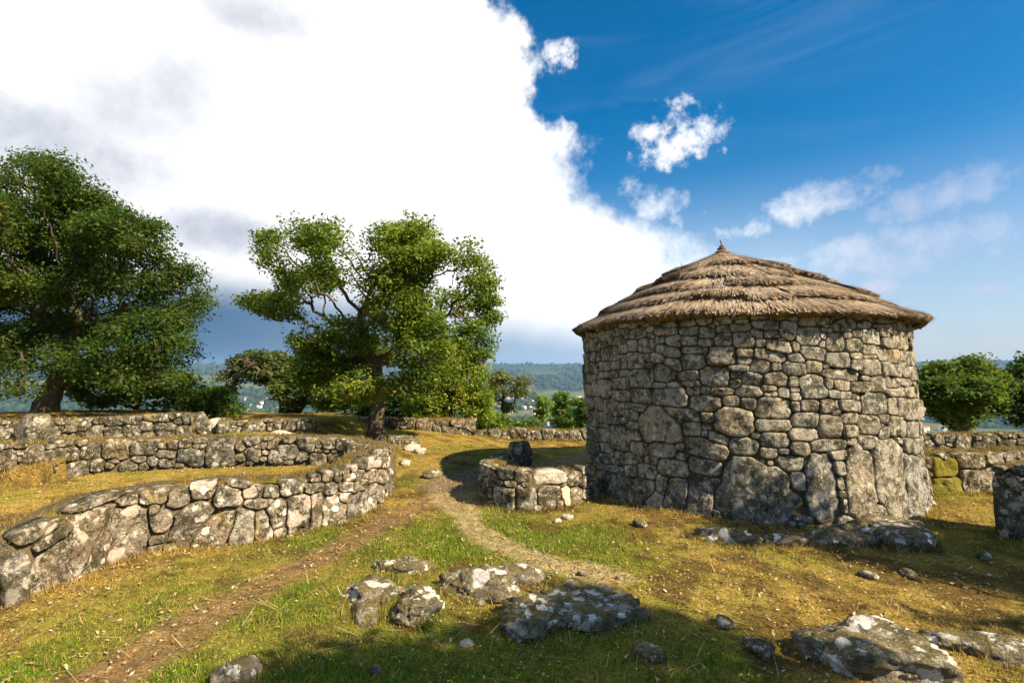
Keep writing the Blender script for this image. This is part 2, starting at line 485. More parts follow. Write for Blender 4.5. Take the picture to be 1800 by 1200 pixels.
# stones read off the masonry: distance along the face, height, half width, half height, tilt
HUT_STONES = [(-0.161, 0.32, 0.379, 0.367, 0), (-1.64, 0.437, 0.243, 0.398, 0), (1.33, 0.117, 0.257, 0.307, 0), (-2.124, 0.339, 0.244, 0.319, 0), (-1.208, 0.431, 0.173, 0.362, 0), (0.828, 0.961, 0.264, 0.212, 0), (-0.808, 0.39, 0.165, 0.332, 0), (0.394, 0.201, 0.138, 0.28, -8), (0.632, 0.177, 0.134, 0.237, -13), (1.815, 1.357, 0.269, 0.112, 0), (1.717, 0.076, 0.153, 0.191, 0), (0.003, 1.051, 0.187, 0.154, 0), (2.245, 0.711, 0.308, 0.093, 0), (2.224, 0.528, 0.352, 0.078, 0), (1.459, 0.742, 0.163, 0.155, 0), (2.247, 0.917, 0.211, 0.109, 0), (-2.257, 1.155, 0.194, 0.118, 0), (0.29, 0.75, 0.218, 0.104, -11), (0.68, 1.293, 0.21, 0.105, 0), (1.555, 1.117, 0.202, 0.104, 0), (-1.492, 1.248, 0.187, 0.112, 0), (-2.277, 0.933, 0.216, 0.094, 0), (-2.443, 1.73, 0.237, 0.082, 0), (2.31, 1.125, 0.204, 0.095, 0), (-0.384, 1.201, 0.166, 0.116, 0), (2.341, 1.708, 0.129, 0.149, 0), (0.903, 0.062, 0.093, 0.182, -14), (1.973, 0.306, 0.196, 0.086, 0), (1.037, 1.499, 0.151, 0.11, 0), (-0.791, 1.425, 0.133, 0.123, 0), (0.299, 0.55, 0.185, 0.088, -6), (-2.502, 1.903, 0.217, 0.075, 0), (0.661, 0.494, 0.169, 0.095, 0), (-2.284, 0.742, 0.185, 0.086, 0), (-2.403, 1.564, 0.206, 0.077, 0), (0.168, 1.531, 0.145, 0.108, 0), (0.093, 1.752, 0.148, 0.102, 0), (-0.941, 1.017, 0.123, 0.12, 0), (0.713, 1.568, 0.139, 0.106, 0), (1.882, 0.948, 0.141, 0.104, 0), (0.538, 1.103, 0.218, 0.067, -9), (0.79, 0.696, 0.164, 0.089, 0), (1.933, 1.147, 0.157, 0.09, 0), (2.342, 1.309, 0.156, 0.087, 0), (-2.133, 1.917, 0.141, 0.096, 0), (-0.084, 0.793, 0.145, 0.093, 0), (2.284, 1.464, 0.203, 0.066, 0), (-1.108, 1.552, 0.223, 0.059, -6), (2.016, 1.774, 0.193, 0.068, 0), (1.045, 1.291, 0.146, 0.089, 0), (-1.398, 1.024, 0.129, 0.1, 0), (0.273, 1.232, 0.159, 0.081, 0), (1.788, 0.743, 0.15, 0.083, 0), (-2.307, 1.348, 0.203, 0.06, 0), (-1.529, 1.944, 0.135, 0.087, 0), (1.098, 1.705, 0.127, 0.092, 0), (1.704, 0.448, 0.171, 0.068, 0), (-1.075, 1.706, 0.145, 0.08, 0), (-1.485, 1.628, 0.13, 0.088, 0), (0.388, 1.693, 0.131, 0.085, 0), (1.002, 0.417, 0.127, 0.087, 0), (-0.904, 0.822, 0.172, 0.064, 0), (2.127, 1.95, 0.117, 0.094, 0), (1.379, 1.282, 0.153, 0.071, 0), (-1.066, 1.884, 0.102, 0.106, 0), (-0.508, 0.634, 0.127, 0.084, 0), (-0.368, 1.026, 0.167, 0.063, 0), (1.107, 0.663, 0.119, 0.088, 0), (-0.39, 1.749, 0.155, 0.067, -10), (-0.817, 1.77, 0.14, 0.074, -12), (-0.789, 1.935, 0.123, 0.084, 0), (0.657, 1.811, 0.145, 0.071, -14), (-1.566, 1.444, 0.119, 0.085, 0), (-0.375, 0.871, 0.131, 0.077, 0), (0.968, 0.215, 0.09, 0.109, 0), (1.387, 1.436, 0.127, 0.075, 0), (0.936, 1.894, 0.113, 0.084, 0), (1.308, 0.513, 0.137, 0.069, 0), (-0.666, 0.934, 0.141, 0.067, 0), (-0.686, 1.082, 0.122, 0.077, 0), (1.542, 0.354, 0.175, 0.053, 0), (-1.886, 1.747, 0.117, 0.078, 0), (-0.431, 1.502, 0.114, 0.08, 0), (-1.95, 1.197, 0.098, 0.092, 0), (-1.774, 0.999, 0.092, 0.098, 0), (1.504, 1.808, 0.097, 0.091, 0), (-1.826, 1.891, 0.147, 0.06, 0), (1.718, 2.045, 0.121, 0.072, 0), (1.247, 0.372, 0.107, 0.081, 0), (-0.612, 1.615, 0.116, 0.074, 0), (0.433, 0.96, 0.099, 0.086, 0), (-1.896, 1.59, 0.118, 0.072, 0), (1.702, 1.646, 0.146, 0.056, 0), (-0.167, 1.377, 0.117, 0.069, 0), (-1.395, 0.149, 0.112, 0.071, 0), (-0.479, 1.838, 0.128, 0.062, -10), (1.757, 0.585, 0.115, 0.069, 0), (-1.962, 0.954, 0.099, 0.08, 0), (-0.294, 1.641, 0.1, 0.079, 0), (-0.149, 1.92, 0.1, 0.078, 0), (-2.109, 1.604, 0.093, 0.083, 0), (-0.204, 1.497, 0.1, 0.077, 0), (1.206, 1.057, 0.11, 0.069, 0), (-1.176, 1.227, 0.12, 0.063, 0), (-1.814, 1.47, 0.138, 0.054, 0), (1.415, 1.962, 0.152, 0.049, 0), (0.808, 0.293, 0.069, 0.107, -8), (1.057, 2.031, 0.122, 0.06, 0), (1.705, 1.805, 0.087, 0.084, 0), (1.57, 0.958, 0.162, 0.045, 0), (0.611, 1.673, 0.104, 0.069, -20), (0.453, 1.529, 0.129, 0.055, 10), (-1.349, 0.852, 0.097, 0.073, 0), (-1.768, 1.211, 0.085, 0.083, 0), (-2.012, 0.774, 0.088, 0.08, 0), (2.35, 1.935, 0.105, 0.067, 0), (-0.577, 2.015, 0.077, 0.091, 0), (-0.564, 0.466, 0.077, 0.091, 0), (1.17, 0.812, 0.113, 0.06, 0), (-1.282, 1.854, 0.098, 0.067, 0), (-0.622, 0.788, 0.091, 0.071, 0), (2.05, 2.073, 0.189, 0.034, 0), (1.301, 1.697, 0.081, 0.079, 0), (2.343, 2.072, 0.103, 0.062, 0), (-1.677, 1.772, 0.087, 0.073, 0), (-1.315, 1.42, 0.116, 0.054, 0), (1.404, 2.078, 0.106, 0.058, 0), (0.585, 1.918, 0.087, 0.069, 0), (0.163, 0.865, 0.104, 0.057, -15), (-1.004, 0.729, 0.101, 0.058, 0), (-1.159, 1.104, 0.096, 0.06, 0), (-1.49, 1.817, 0.097, 0.059, 0), (-0.379, 2.068, 0.116, 0.049, 0), (-1.099, 1.445, 0.101, 0.055, -8), (-2.105, 1.754, 0.093, 0.059, 0), (-0.817, 1.635, 0.084, 0.065, 0), (-0.74, 1.234, 0.091, 0.06, 0), (1.087, 1.15, 0.107, 0.051, 0), (-0.309, 0.735, 0.088, 0.061, 0), (0.791, 1.744, 0.086, 0.062, 0), (-0.154, 1.247, 0.079, 0.067, 0), (1.704, 1.535, 0.114, 0.046, 0), (-0.998, 0.595, 0.069, 0.076, 0), (-1.157, 0.97, 0.083, 0.062, 0), (0.215, 2.002, 0.088, 0.057, 0), (-1.699, 1.61, 0.061, 0.082, 0), (1.195, 0.929, 0.098, 0.051, 0), (0.939, 0.551, 0.092, 0.054, 0), (-2, 1.359, 0.105, 0.047, 0), (0.696, 2.041, 0.119, 0.041, 0), (0.391, 1.821, 0.121, 0.04, 0), (0.012, 1.268, 0.08, 0.059, 0), (1.455, 1.654, 0.086, 0.054, 0), (-0.914, 1.223, 0.068, 0.068, 0), (-0.643, 1.722, 0.081, 0.056, 0), (1.126, 1.899, 0.072, 0.062, 0), (1.301, 1.864, 0.078, 0.057, 0), (0.409, 1.92, 0.085, 0.052, 0), (1.716, 1.928, 0.125, 0.035, 0), (0.102, 1.367, 0.103, 0.042, 0), (0.063, 1.913, 0.083, 0.052, 0), (1.92, 1.904, 0.078, 0.055, 0), (0.399, 2.029, 0.089, 0.046, 0), (-0.121, 2.051, 0.097, 0.042, 0), (1.493, 1.541, 0.081, 0.05, 0), (0.259, 1.084, 0.07, 0.056, 0), (-1.787, 1.355, 0.1, 0.038, 0), (1.295, 1.561, 0.097, 0.039, 0), (-1.287, 1.65, 0.065, 0.058, 0), (-0.144, 1.779, 0.085, 0.044, 0), (0.241, 1.898, 0.079, 0.045, 0), (-0.072, 1.617, 0.101, 0.032, 0), (-0.283, 1.983, 0.06, 0.053, 0), (0.414, 1.45, 0.1, 0.031, 0), (-0.491, 1.363, 0.05, 0.059, 0), (0.783, 1.422, 0.081, 0.035, 0), (1.232, 2.05, 0.042, 0.066, 0), (-0.353, 1.408, 0.079, 0.035, 0), (-1.303, 1.746, 0.081, 0.034, 0), (-0.034, 1.452, 0.056, 0.049, 0), (0.058, 2.042, 0.064, 0.042, 0), (-0.144, 1.694, 0.079, 0.034, 0), (1.27, 1.165, 0.076, 0.035, 0), (-1.136, 1.336, 0.068, 0.039, 0), (-0.994, 0.443, 0.04, 0.066, 0), (0.612, 1.433, 0.077, 0.034, 0), (-0.595, 1.478, 0.047, 0.055, 0), (-0.997, 1.353, 0.064, 0.04, 0), (-1.613, 1.084, 0.062, 0.041, 0), (-1.816, 2.044, 0.059, 0.043, 0), (-0.948, 1.456, 0.046, 0.055, 0), (1.923, 1.998, 0.072, 0.034, 0), (-0.418, 1.973, 0.071, 0.034, 0), (0.565, 0.635, 0.067, 0.035, 0), (1.338, 0.973, 0.058, 0.039, 0), (-1.34, 1.984, 0.056, 0.04, 0), (0.753, 1.943, 0.051, 0.043, 0), (-0.441, 1.63, 0.048, 0.045, 0), (-0.308, 1.879, 0.05, 0.043, 0), (1.224, 1.448, 0.029, 0.074, 0), (0.267, 1.383, 0.055, 0.039, 0), (-0.596, 1.224, 0.042, 0.051, 0), (-1.749, 1.98, 0.078, 0.027, 0), (-0.608, 1.323, 0.051, 0.04, 0), (-0.646, 1.837, 0.039, 0.052, 0), (-1.676, 2.053, 0.069, 0.029, 0), (-1.152, 0.861, 0.05, 0.04, 0), (-1.494, 1.739, 0.105, 0.019, 0), (0.869, 1.996, 0.052, 0.038, 0), (-0.048, 1.543, 0.057, 0.034, 0), (-1.005, 0.226, 0.027, 0.07, 0), (1.105, 0.541, 0.054, 0.034, 0), (0.896, 1.65, 0.055, 0.033, 0), (0.923, 1.742, 0.036, 0.05, 0), (-1.26, 1.318, 0.048, 0.037, 0), (0.207, 0.414, 0.055, 0.032, 0), (-1.21, 1.965, 0.047, 0.037, 0), (-0.466, 0.755, 0.055, 0.031, 0), (-0.372, 1.347, 0.065, 0.026, 0), (-1.1, 2.042, 0.041, 0.041, 0), (-0.201, 0.904, 0.048, 0.035, 0), (0.581, 0.744, 0.045, 0.036, 0), (0.272, 0.985, 0.059, 0.027, 0), (-0.994, 2.012, 0.061, 0.026, 0), (0.434, 1.367, 0.035, 0.043, 0), (-0.529, 0.106, 0.043, 0.035, 0), (0.872, 1.536, 0.019, 0.077, 0), (0.357, 1.369, 0.034, 0.043, 0), (0.872, 2.069, 0.047, 0.031, 0), (-0.921, 1.867, 0.038, 0.037, 0), (-1.388, 1.514, 0.052, 0.026, 0), (-0.998, 0.332, 0.038, 0.035, 0), (0.055, 1.98, 0.069, 0.019, 0), (0.242, 1.798, 0.024, 0.051, 0), (-0.608, 1.391, 0.049, 0.024, 0), (0.299, 0.906, 0.033, 0.035, 0), (-0.931, 1.956, 0.031, 0.037, 0), (-0.484, 0.039, 0.038, 0.03, 0), (-0.323, 0.631, 0.037, 0.029, 0), (-1.015, 1.237, 0.025, 0.042, 0), (0.569, 1.03, 0.035, 0.028, 0), (-0.57, 0.037, 0.038, 0.025, 0), (-0.943, 1.635, 0.038, 0.024, 0), (-1.386, 2.062, 0.033, 0.026, 0), (-0.252, 0.65, 0.027, 0.022, 0), (-0.525, 1.92, 0.035, 0.015, 0)]
FRONT_STONES = [(0.338, 0.2, 0.084, 0.198, 0), (0.445, 0.44, 0.132, 0.048, 16), (0.59, 0.376, 0.157, 0.042, 15), (0.567, 0.141, 0.146, 0.186, 0), (0.876, 0.269, 0.164, 0.263, 0), (0.917, 0.539, 0.176, 0.029, 10), (1.21, 0.213, 0.159, 0.238, 0), (1.194, 0.495, 0.092, 0.049, 0), (1.408, 0.481, 0.121, 0.059, 0), (1.423, 0.368, 0.046, 0.059, 0), (1.483, 0.263, 0.08, 0.109, 35), (1.61, 0.454, 0.082, 0.07, 0), (1.693, 0.243, 0.097, 0.215, -42), (1.798, 0.506, 0.09, 0.085, 0), (1.929, 0.164, 0.104, 0.191, -40), (2.004, 0.437, 0.115, 0.09, 0), (2.086, 0.534, 0.088, 0.035, -12), (2.13, 0.16, 0.099, 0.156, 0), (2.203, 0.45, 0.099, 0.053, 0), (2.263, 0.341, 0.125, 0.053, 0), (2.312, 0.134, 0.083, 0.139, 0), (2.364, 0.423, 0.081, 0.058, 0), (2.568, 0.437, 0.119, 0.063, 0), (2.415, 0.206, 0.106, 0.137, 0), (2.637, 0.192, 0.117, 0.171, 0), (2.802, 0.4, 0.115, 0.05, 0), (2.826, 0.178, 0.072, 0.183, 0), (2.924, 0.492, 0.059, 0.055, 0), (2.953, 0.367, 0.06, 0.066, 0), (3.001, 0.137, 0.147, 0.157, 0), (3.05, 0.489, 0.049, 0.056, 0), (3.135, 0.487, 0.045, 0.052, 0), (3.184, 0.347, 0.094, 0.064, 0), (3.14, 0.243, 0.091, 0.064, 0), (3.216, 0.084, 0.056, 0.081, 0), (3.305, 0.439, 0.173, 0.05, 0), (3.404, 0.311, 0.157, 0.059, 0), (3.646, 0.219, 0.136, 0.065, 0), (3.372, 0.136, 0.133, 0.125, 0), (3.662, 0.064, 0.126, 0.087, 0), (3.645, 0.518, 0.125, 0.061, 0), (3.956, 0.463, 0.192, 0.065, 0), (4.317, 0.408, 0.164, 0.078, 0), (3.735, 0.361, 0.198, 0.08, 0), (4.2, 0.258, 0.246, 0.096, 0), (3.94, 0.129, 0.161, 0.092, 0), (4.298, 0.065, 0.199, 0.078, 0)]
FRONT_PATH = [(-3.525, 3.299), (-3.494, 3.512), (-3.39, 3.629), (-3.354, 3.812), (-3.331, 4.135), (-3.274, 4.547), (-2.967, 4.66), (-2.449, 4.856), (-1.919, 5.38), (-1.695, 5.644), (-1.616, 6.158), (-1.595, 6.87)]
# leaf clumps of each crown: centre and radii
TREE_BLOBS = {
    'oak_mid': [(-3.5, 9.01, 3.98, 0.61, 0.55, 0.35), (-3.34, 8.61, 3.87, 0.61, 0.55, 0.35), (-4.38, 9.49, 4, 0.44, 0.39, 0.24), (-2.95, 8.76, 3.37, 0.59, 0.53, 0.49), (-2.86, 8.5, 3.31, 0.59, 0.53, 0.49), (-4.27, 9.5, 3.52, 0.52, 0.47, 0.3), (-5.31, 11.05, 3.08, 0.54, 0.49, 0.33), (-4.25, 10.7, 3.39, 0.59, 0.53, 0.35), (-4.21, 10.6, 3.38, 0.59, 0.53, 0.35), (-1.82, 8.97, 3.87, 0.65, 0.58, 0.39), (-2.01, 9.91, 4.1, 0.65, 0.58, 0.39), (-2.05, 9.13, 3.34, 0.65, 0.58, 0.45), (-1.98, 8.82, 3.28, 0.65, 0.58, 0.45), (-1.06, 8.62, 3.53, 0.5, 0.45, 0.39), (-0.65, 8.94, 3.15, 0.5, 0.45, 0.44), (-0.62, 11.08, 2.9, 0.39, 0.39, 0.44), (-1.45, 10.79, 2.92, 0.69, 0.62, 0.47), (-1.44, 10.72, 2.92, 0.69, 0.62, 0.47), (-2.51, 10.7, 2.85, 0.65, 0.58, 0.43), (-2.08, 8.88, 2.64, 0.65, 0.58, 0.43), (-3.08, 9.23, 2.22, 0.65, 0.58, 0.43), (-3.4, 10.18, 2.28, 0.65, 0.58, 0.43), (-2.86, 10.5, 1.95, 0.55, 0.49, 0.43), (-2.96, 10.86, 1.96, 0.55, 0.49, 0.43), (-1.95, 10.94, 2.09, 0.59, 0.53, 0.49), (-1.52, 8.56, 1.98, 0.59, 0.53, 0.49), (-0.79, 10.12, 2.16, 0.48, 0.43, 0.48), (-3.78, 10.32, 1.6, 0.65, 0.58, 0.37), (-3.59, 9.82, 1.6, 0.65, 0.58, 0.37), (-2.74, 8.83, 1.31, 0.59, 0.53, 0.33), (-3.01, 9.72, 1.28, 0.59, 0.53, 0.33), (-1.57, 8.57, 1.41, 0.55, 0.49, 0.39), (-2.03, 11.1, 1.35, 0.55, 0.49, 0.39), (-3.61, 10.9, 0.94, 0.54, 0.49, 0.24), (-1.21, 9.94, 1.6, 0.44, 0.39, 0.39), (-3.64, 9.2, 2.21, 0.46, 0.41, 0.33), (-0.49, 11.03, 3.45, 0.22, 0.24, 0.26), (-5.15, 10.02, 3, 0.24, 0.22, 0.2), (-5.36, 10.95, 4.55, 0.2, 0.18, 0.09)],
    'oak_left': [(-11.09, 11.65, 6.08, 0.77, 0.69, 0.48), (-9.93, 10.43, 5.61, 0.77, 0.69, 0.48), (-10.71, 10.09, 4.9, 0.94, 0.84, 0.83), (-11.42, 10.76, 5.12, 0.94, 0.84, 0.83), (-10.07, 10.15, 4.46, 0.94, 0.84, 0.62), (-9.1, 9.18, 4.18, 0.94, 0.84, 0.62), (-8.21, 9.7, 4.66, 0.77, 0.69, 0.48), (-9.76, 11.53, 5.24, 0.77, 0.69, 0.48), (-7.94, 8.76, 5.07, 0.46, 0.42, 0.35), (-6.76, 8.77, 3.97, 0.67, 0.6, 0.46), (-8.37, 10.85, 4.53, 0.67, 0.6, 0.46), (-6.8, 9.61, 3.76, 0.53, 0.48, 0.39), (-9.1, 10.52, 3.96, 0.94, 0.84, 0.52), (-8.91, 10.3, 3.91, 0.94, 0.84, 0.52), (-6.5, 9.83, 3.36, 0.53, 0.48, 0.39), (-7.56, 12.19, 3.23, 0.39, 0.35, 0.3), (-6.98, 9.3, 3.06, 0.83, 0.75, 0.46), (-7.56, 10.09, 3.18, 0.83, 0.75, 0.46), (-8.78, 9.33, 3.16, 0.94, 0.84, 0.52), (-10.23, 10.88, 3.42, 0.94, 0.84, 0.52), (-10.31, 9.59, 3.21, 0.94, 0.84, 0.73), (-10.62, 9.88, 3.26, 0.94, 0.84, 0.73), (-7.56, 11.29, 2.73, 0.58, 0.52, 0.42), (-6.53, 9.75, 2.58, 0.58, 0.52, 0.42), (-8.87, 10.61, 2.54, 0.94, 0.84, 0.46), (-9.91, 11.86, 2.66, 0.94, 0.84, 0.46), (-6.58, 8.96, 2.1, 0.83, 0.75, 0.46), (-6.48, 8.82, 2.09, 0.83, 0.75, 0.46), (-9.02, 9.42, 2.12, 0.73, 0.66, 0.46), (-10.87, 11.35, 2.23, 0.73, 0.66, 0.46), (-6.97, 10.82, 1.96, 0.42, 0.37, 0.39), (-9.98, 9.45, 1.91, 0.83, 0.75, 0.52), (-10.34, 9.79, 1.93, 0.83, 0.75, 0.52), (-8, 9.24, 1.7, 0.62, 0.56, 0.31), (-8.88, 10.25, 1.71, 0.62, 0.56, 0.31), (-6.5, 8.75, 1.5, 0.73, 0.66, 0.35), (-8.25, 11.11, 1.48, 0.73, 0.66, 0.35), (-7.86, 11.83, 1.34, 0.46, 0.42, 0.35), (-7.09, 12.04, 2.91, 0.18, 0.17, 0.16), (-6.8, 11.25, 3.49, 0.14, 0.15, 0.16), (-7.67, 12.06, 1, 0.23, 0.21, 0.18), (-8.44, 8.67, 1.31, 0.46, 0.42, 0.28)],
    'oak_small': [(-7, 13.7, 1.75, 0.62, 0.55, 0.36), (-7.48, 14.65, 1.76, 0.62, 0.55, 0.36), (-7.82, 14.39, 1.52, 0.47, 0.42, 0.31), (-6.62, 13.87, 1.52, 0.62, 0.55, 0.36), (-6.97, 14.62, 1.52, 0.62, 0.55, 0.36), (-6.29, 14.17, 1.76, 0.47, 0.42, 0.37), (-7.99, 14.45, 0.96, 0.31, 0.28, 0.12), (-5.77, 13.71, 1.37, 0.4, 0.36, 0.37)],
    'oak_lean': [(-5.62, 13.03, 1.02, 0.51, 0.46, 0.39), (-5.17, 13.33, 1.16, 0.54, 0.48, 0.46), (-5.02, 12.96, 1.17, 0.54, 0.48, 0.46), (-4.69, 13.26, 0.87, 0.54, 0.48, 0.35), (-4.94, 13.95, 0.83, 0.54, 0.48, 0.35), (-5.2, 13.2, 1.6, 0.48, 0.43, 0.42)],
    'bush_right': [(-1.51, 12.41, 1.53, 0.52, 0.47, 0.44), (-1.52, 12.45, 1.53, 0.52, 0.47, 0.44), (-0.98, 12.6, 1.6, 0.38, 0.34, 0.38), (-1.77, 13.34, 0.86, 0.73, 0.66, 0.47), (-1.7, 12.84, 0.89, 0.73, 0.66, 0.47), (-0.99, 12.75, 0.83, 0.49, 0.47, 0.52), (-2.14, 12.52, 0.7, 0.49, 0.44, 0.38), (-1.21, 13.58, 1.98, 0.35, 0.31, 0.29), (-0.71, 12.91, 0.39, 0.2, 0.18, 0.2)],
    'slim': [(-0.32, 14.27, 1.36, 0.35, 0.32, 0.26), (0.08, 14.15, 0.97, 0.35, 0.32, 0.32), (-0.47, 14.14, 0.97, 0.35, 0.32, 0.32), (0.24, 14.23, 1.29, 0.23, 0.2, 0.19), (-0.16, 14.64, 0.47, 0.26, 0.23, 0.16), (-0.63, 14.22, 1.44, 0.23, 0.2, 0.16)],
    'sap1': [(1.02, 16.82, 0.58, 0.23, 0.2, 0.23), (0.98, 17, 0.19, 0.23, 0.24, 0.26)],
    'sap2': [(1.74, 17.9, 0.61, 0.24, 0.22, 0.24), (1.81, 18.2, 0.15, 0.32, 0.32, 0.36), (1.67, 17.85, -0.17, 0.32, 0.29, 0.2)],
    'sap3': [(2.29, 17.01, 0.44, 0.23, 0.27, 0.3), (2.3, 17.11, -0.06, 0.26, 0.24, 0.23), (2.44, 16.96, 0.29, 0.26, 0.27, 0.3)],
    'right1': [(12.08, 13.78, 1.6, 0.62, 0.56, 0.34), (11.36, 12.96, 1.6, 0.62, 0.56, 0.34), (10.53, 12.59, 1.39, 0.49, 0.44, 0.38), (11.82, 12.86, 1.32, 0.49, 0.44, 0.4), (10.72, 12.26, 1.06, 0.78, 0.7, 0.39), (11.26, 12.87, 1.03, 0.78, 0.7, 0.39), (10.44, 12.6, 0.77, 0.52, 0.47, 0.38), (12.49, 13.62, 0.62, 0.52, 0.47, 0.38), (11.8, 13.53, 0.41, 0.6, 0.54, 0.21), (11.34, 13, 0.45, 0.6, 0.54, 0.21), (9.9, 12.25, 1.06, 0.26, 0.26, 0.29), (11.41, 12.61, 1.81, 0.35, 0.31, 0.2)],
    'right2': [(13.58, 13.64, 1, 0.5, 0.45, 0.48), (13.54, 13.59, 1, 0.5, 0.45, 0.48), (14.05, 13.62, 1.45, 0.7, 0.63, 0.56), (14.97, 14.52, 1.44, 0.7, 0.63, 0.56), (13.11, 13.5, 0.41, 0.4, 0.36, 0.28), (14.03, 13.37, 0.57, 0.84, 0.76, 0.56), (15.32, 14.6, 0.47, 0.84, 0.76, 0.56)],
}


# ------------------------------------------------------------------ layout of the place (metres; camera stands at the origin, looking along +Y)
HUT_C = (3.185, 7.406)
HUT_R = 2.076
HUT_FACE = math.atan2(-HUT_C[0], -HUT_C[1])
BACK_PATH = [(-6.3, 4.2), (-5.7, 4.85), (-5.42, 5.4), (-5.36, 6.0), (-5.18, 6.5), (-4.77, 6.62), (-4.2, 6.72), (-3.62, 6.84), (-2.9, 6.95), (-2.45, 7.0), (-2.16, 6.9), (-2.03, 6.6)]
SMALL_PATH = [(-.16, 7.35), (-.36, 6.95), (-.41, 6.55), (-.24, 6.13), (.03, 5.97), (.4, 6.03), (.75, 6.23), (1.0, 6.55), (1.22, 6.75)]
THIRD_PATH = [(-8.6, 6.9), (-7.6, 7.6), (-7.0, 7.95), (-6.1, 8.0), (-5.04, 8.12)]
FOURTH_PATH = [(-4.95, 8.65), (-4.4, 8.8), (-4.1, 8.86), (-3.5, 8.95)]
FAR_PATH = [(-8.6, 11.7), (-7.2, 11.9), (-4.69, 11.95), (-2.71, 12.0), (-1.6, 12.05), (-.83, 12.1)]
FAR2_PATH = [(-.84, 12.45), (.54, 12.4), (1.9, 12.4), (3.4, 12.3)]
MOSS_PATH = [(4.75, 7.1), (5.3, 6.8), (5.94, 6.78), (6.75, 6.95), (7.6, 7.1)]
FARR_PATH = [(5.6, 9.5), (7.15, 9.35), (8.28, 9.45), (9.62, 9.45), (11.0, 9.3)]
TRACK = [(-2.5, 2.2), (-2.12, 2.74), (-2.03, 3.3), (-1.82, 3.99), (-1.55, 4.75), (-1.26, 5.75), (-.95, 6.65), (-.8, 7.4)]
FOOTPATH = [(-.82, 7.45), (-.76, 6.65), (-.4, 5.3), (0., 4.65), (.37, 4.25), (.8, 4.02)]
DOORWAY = [(-.85, 7.3), (-.5, 7.9), (.3, 8.3), (1.0, 8.8), (1.6, 9.6)]
FRONT_IN = [(-6.4, 2.2), (-4.4, 3.0)] + FRONT_PATH
ENC = np.array(FRONT_IN + [(-1.62, 7.15), (-2.03, 7.2)] + BACK_PATH[::-1], float)


def seg_dist(x, y, path):
    d = np.full(np.shape(x), 1e9)
    for (ax, ay), (bx, by) in zip(path[:-1], path[1:]):
        ex, ey = bx - ax, by - ay
        t = np.clip(((x - ax) * ex + (y - ay) * ey) / (ex * ex + ey * ey + 1e-12), 0, 1)
        d = np.minimum(d, np.hypot(x - ax - t * ex, y - ay - t * ey))
    return d


def inside(x, y, poly):
    r = np.zeros(np.shape(x), bool)
    n = len(poly)
    for i in range(n):
        x1, y1 = poly[i]
        x2, y2 = poly[(i + 1) % n]
        c = ((y1 > y) != (y2 > y)) & (x < (x2 - x1) * (y - y1) / (y2 - y1 + 1e-12) + x1)
        r ^= c
    return r


def gh(x, y):
    """height of the ground"""
    x = np.asarray(x, float); y = np.asarray(y, float)
    r = np.hypot(x, y)
    z = .045 * fbm(x * .55, y * .55, 1.3, 3) + .018 * fbm(x * 2.7, y * 2.7, 4.1, 3) + .014 * fbm(x * 9, y * 9, 2.6, 2) * (r < 20)
    z = z * sstep(r, 1., 3.)
    rise = .22 * sstep(y, 7.4, 9.8) * sstep(-x, -.2, 2.6)
    yb = np.where(x > -5.25, 7.05, 5.2)
    back = .54 * sstep(-x, 2.3, 4.0) * sstep(y - yb, -.1, .35)
    z = z + np.maximum(rise, back) + .22 * np.exp(-((x + 9.4)**2 + (y - 10.3)**2) / 5.)
    z = z - .08 * sstep(y, 9.5, 12.) * sstep(x, -1.2, .5)
    near = (r < 14)
    ins = np.zeros(x.shape)
    if near.any():
        xn, yn = x[near], y[near]
        d = seg_dist(xn, yn, list(map(tuple, ENC)) + [tuple(ENC[0])])
        ins[near] = np.where(inside(xn, yn, ENC), sstep(d, .05, .28), 0.)
    z = z * (1 - ins) + ins * (.37 + .03 * fbm(x * 1.5, y * 1.5, 2., 3))
    # brow of the hill, valley, far hills
    q = np.maximum(y - (13.0 - 2.2 * sstep(x, 3, 7)), r - 45.)
    q = np.maximum(q, 0)
    z = z - 155 * (1 - np.exp(-q * .42 / 155.)) + fbm(x / 60., y / 60., 5., 4) * 4. * sstep(q, 10, 120)
    ang = np.arctan2(x, y)
    far = sstep(r, 2300, 6200)
    z = z + far * (232 + 34 * fbm(ang * 2.4 + 3, r / 4200., 1.7, 4))
    z = z + sstep(r, 1500, 3300) * (1 - sstep(r, 3600, 5200)) * (30 + 60 * np.clip(fbm(ang * 5 + 9, r / 1300., 7., 4), -.5, 1))
    return z


def path_mask(x, y):
    w = .5 + .5 * fbm(x * 3, y * 3, 8., 3)
    a = sstep(seg_dist(x, y, TRACK) - .15 * w, .20, .02)
    b = sstep(seg_dist(x, y, FOOTPATH) - .12 * w - .16 * sstep(y, 5.4, 6.8), .15, .02)
    c = sstep(seg_dist(x, y, DOORWAY) - .25 * w, .5, .15)
    return a, b, c


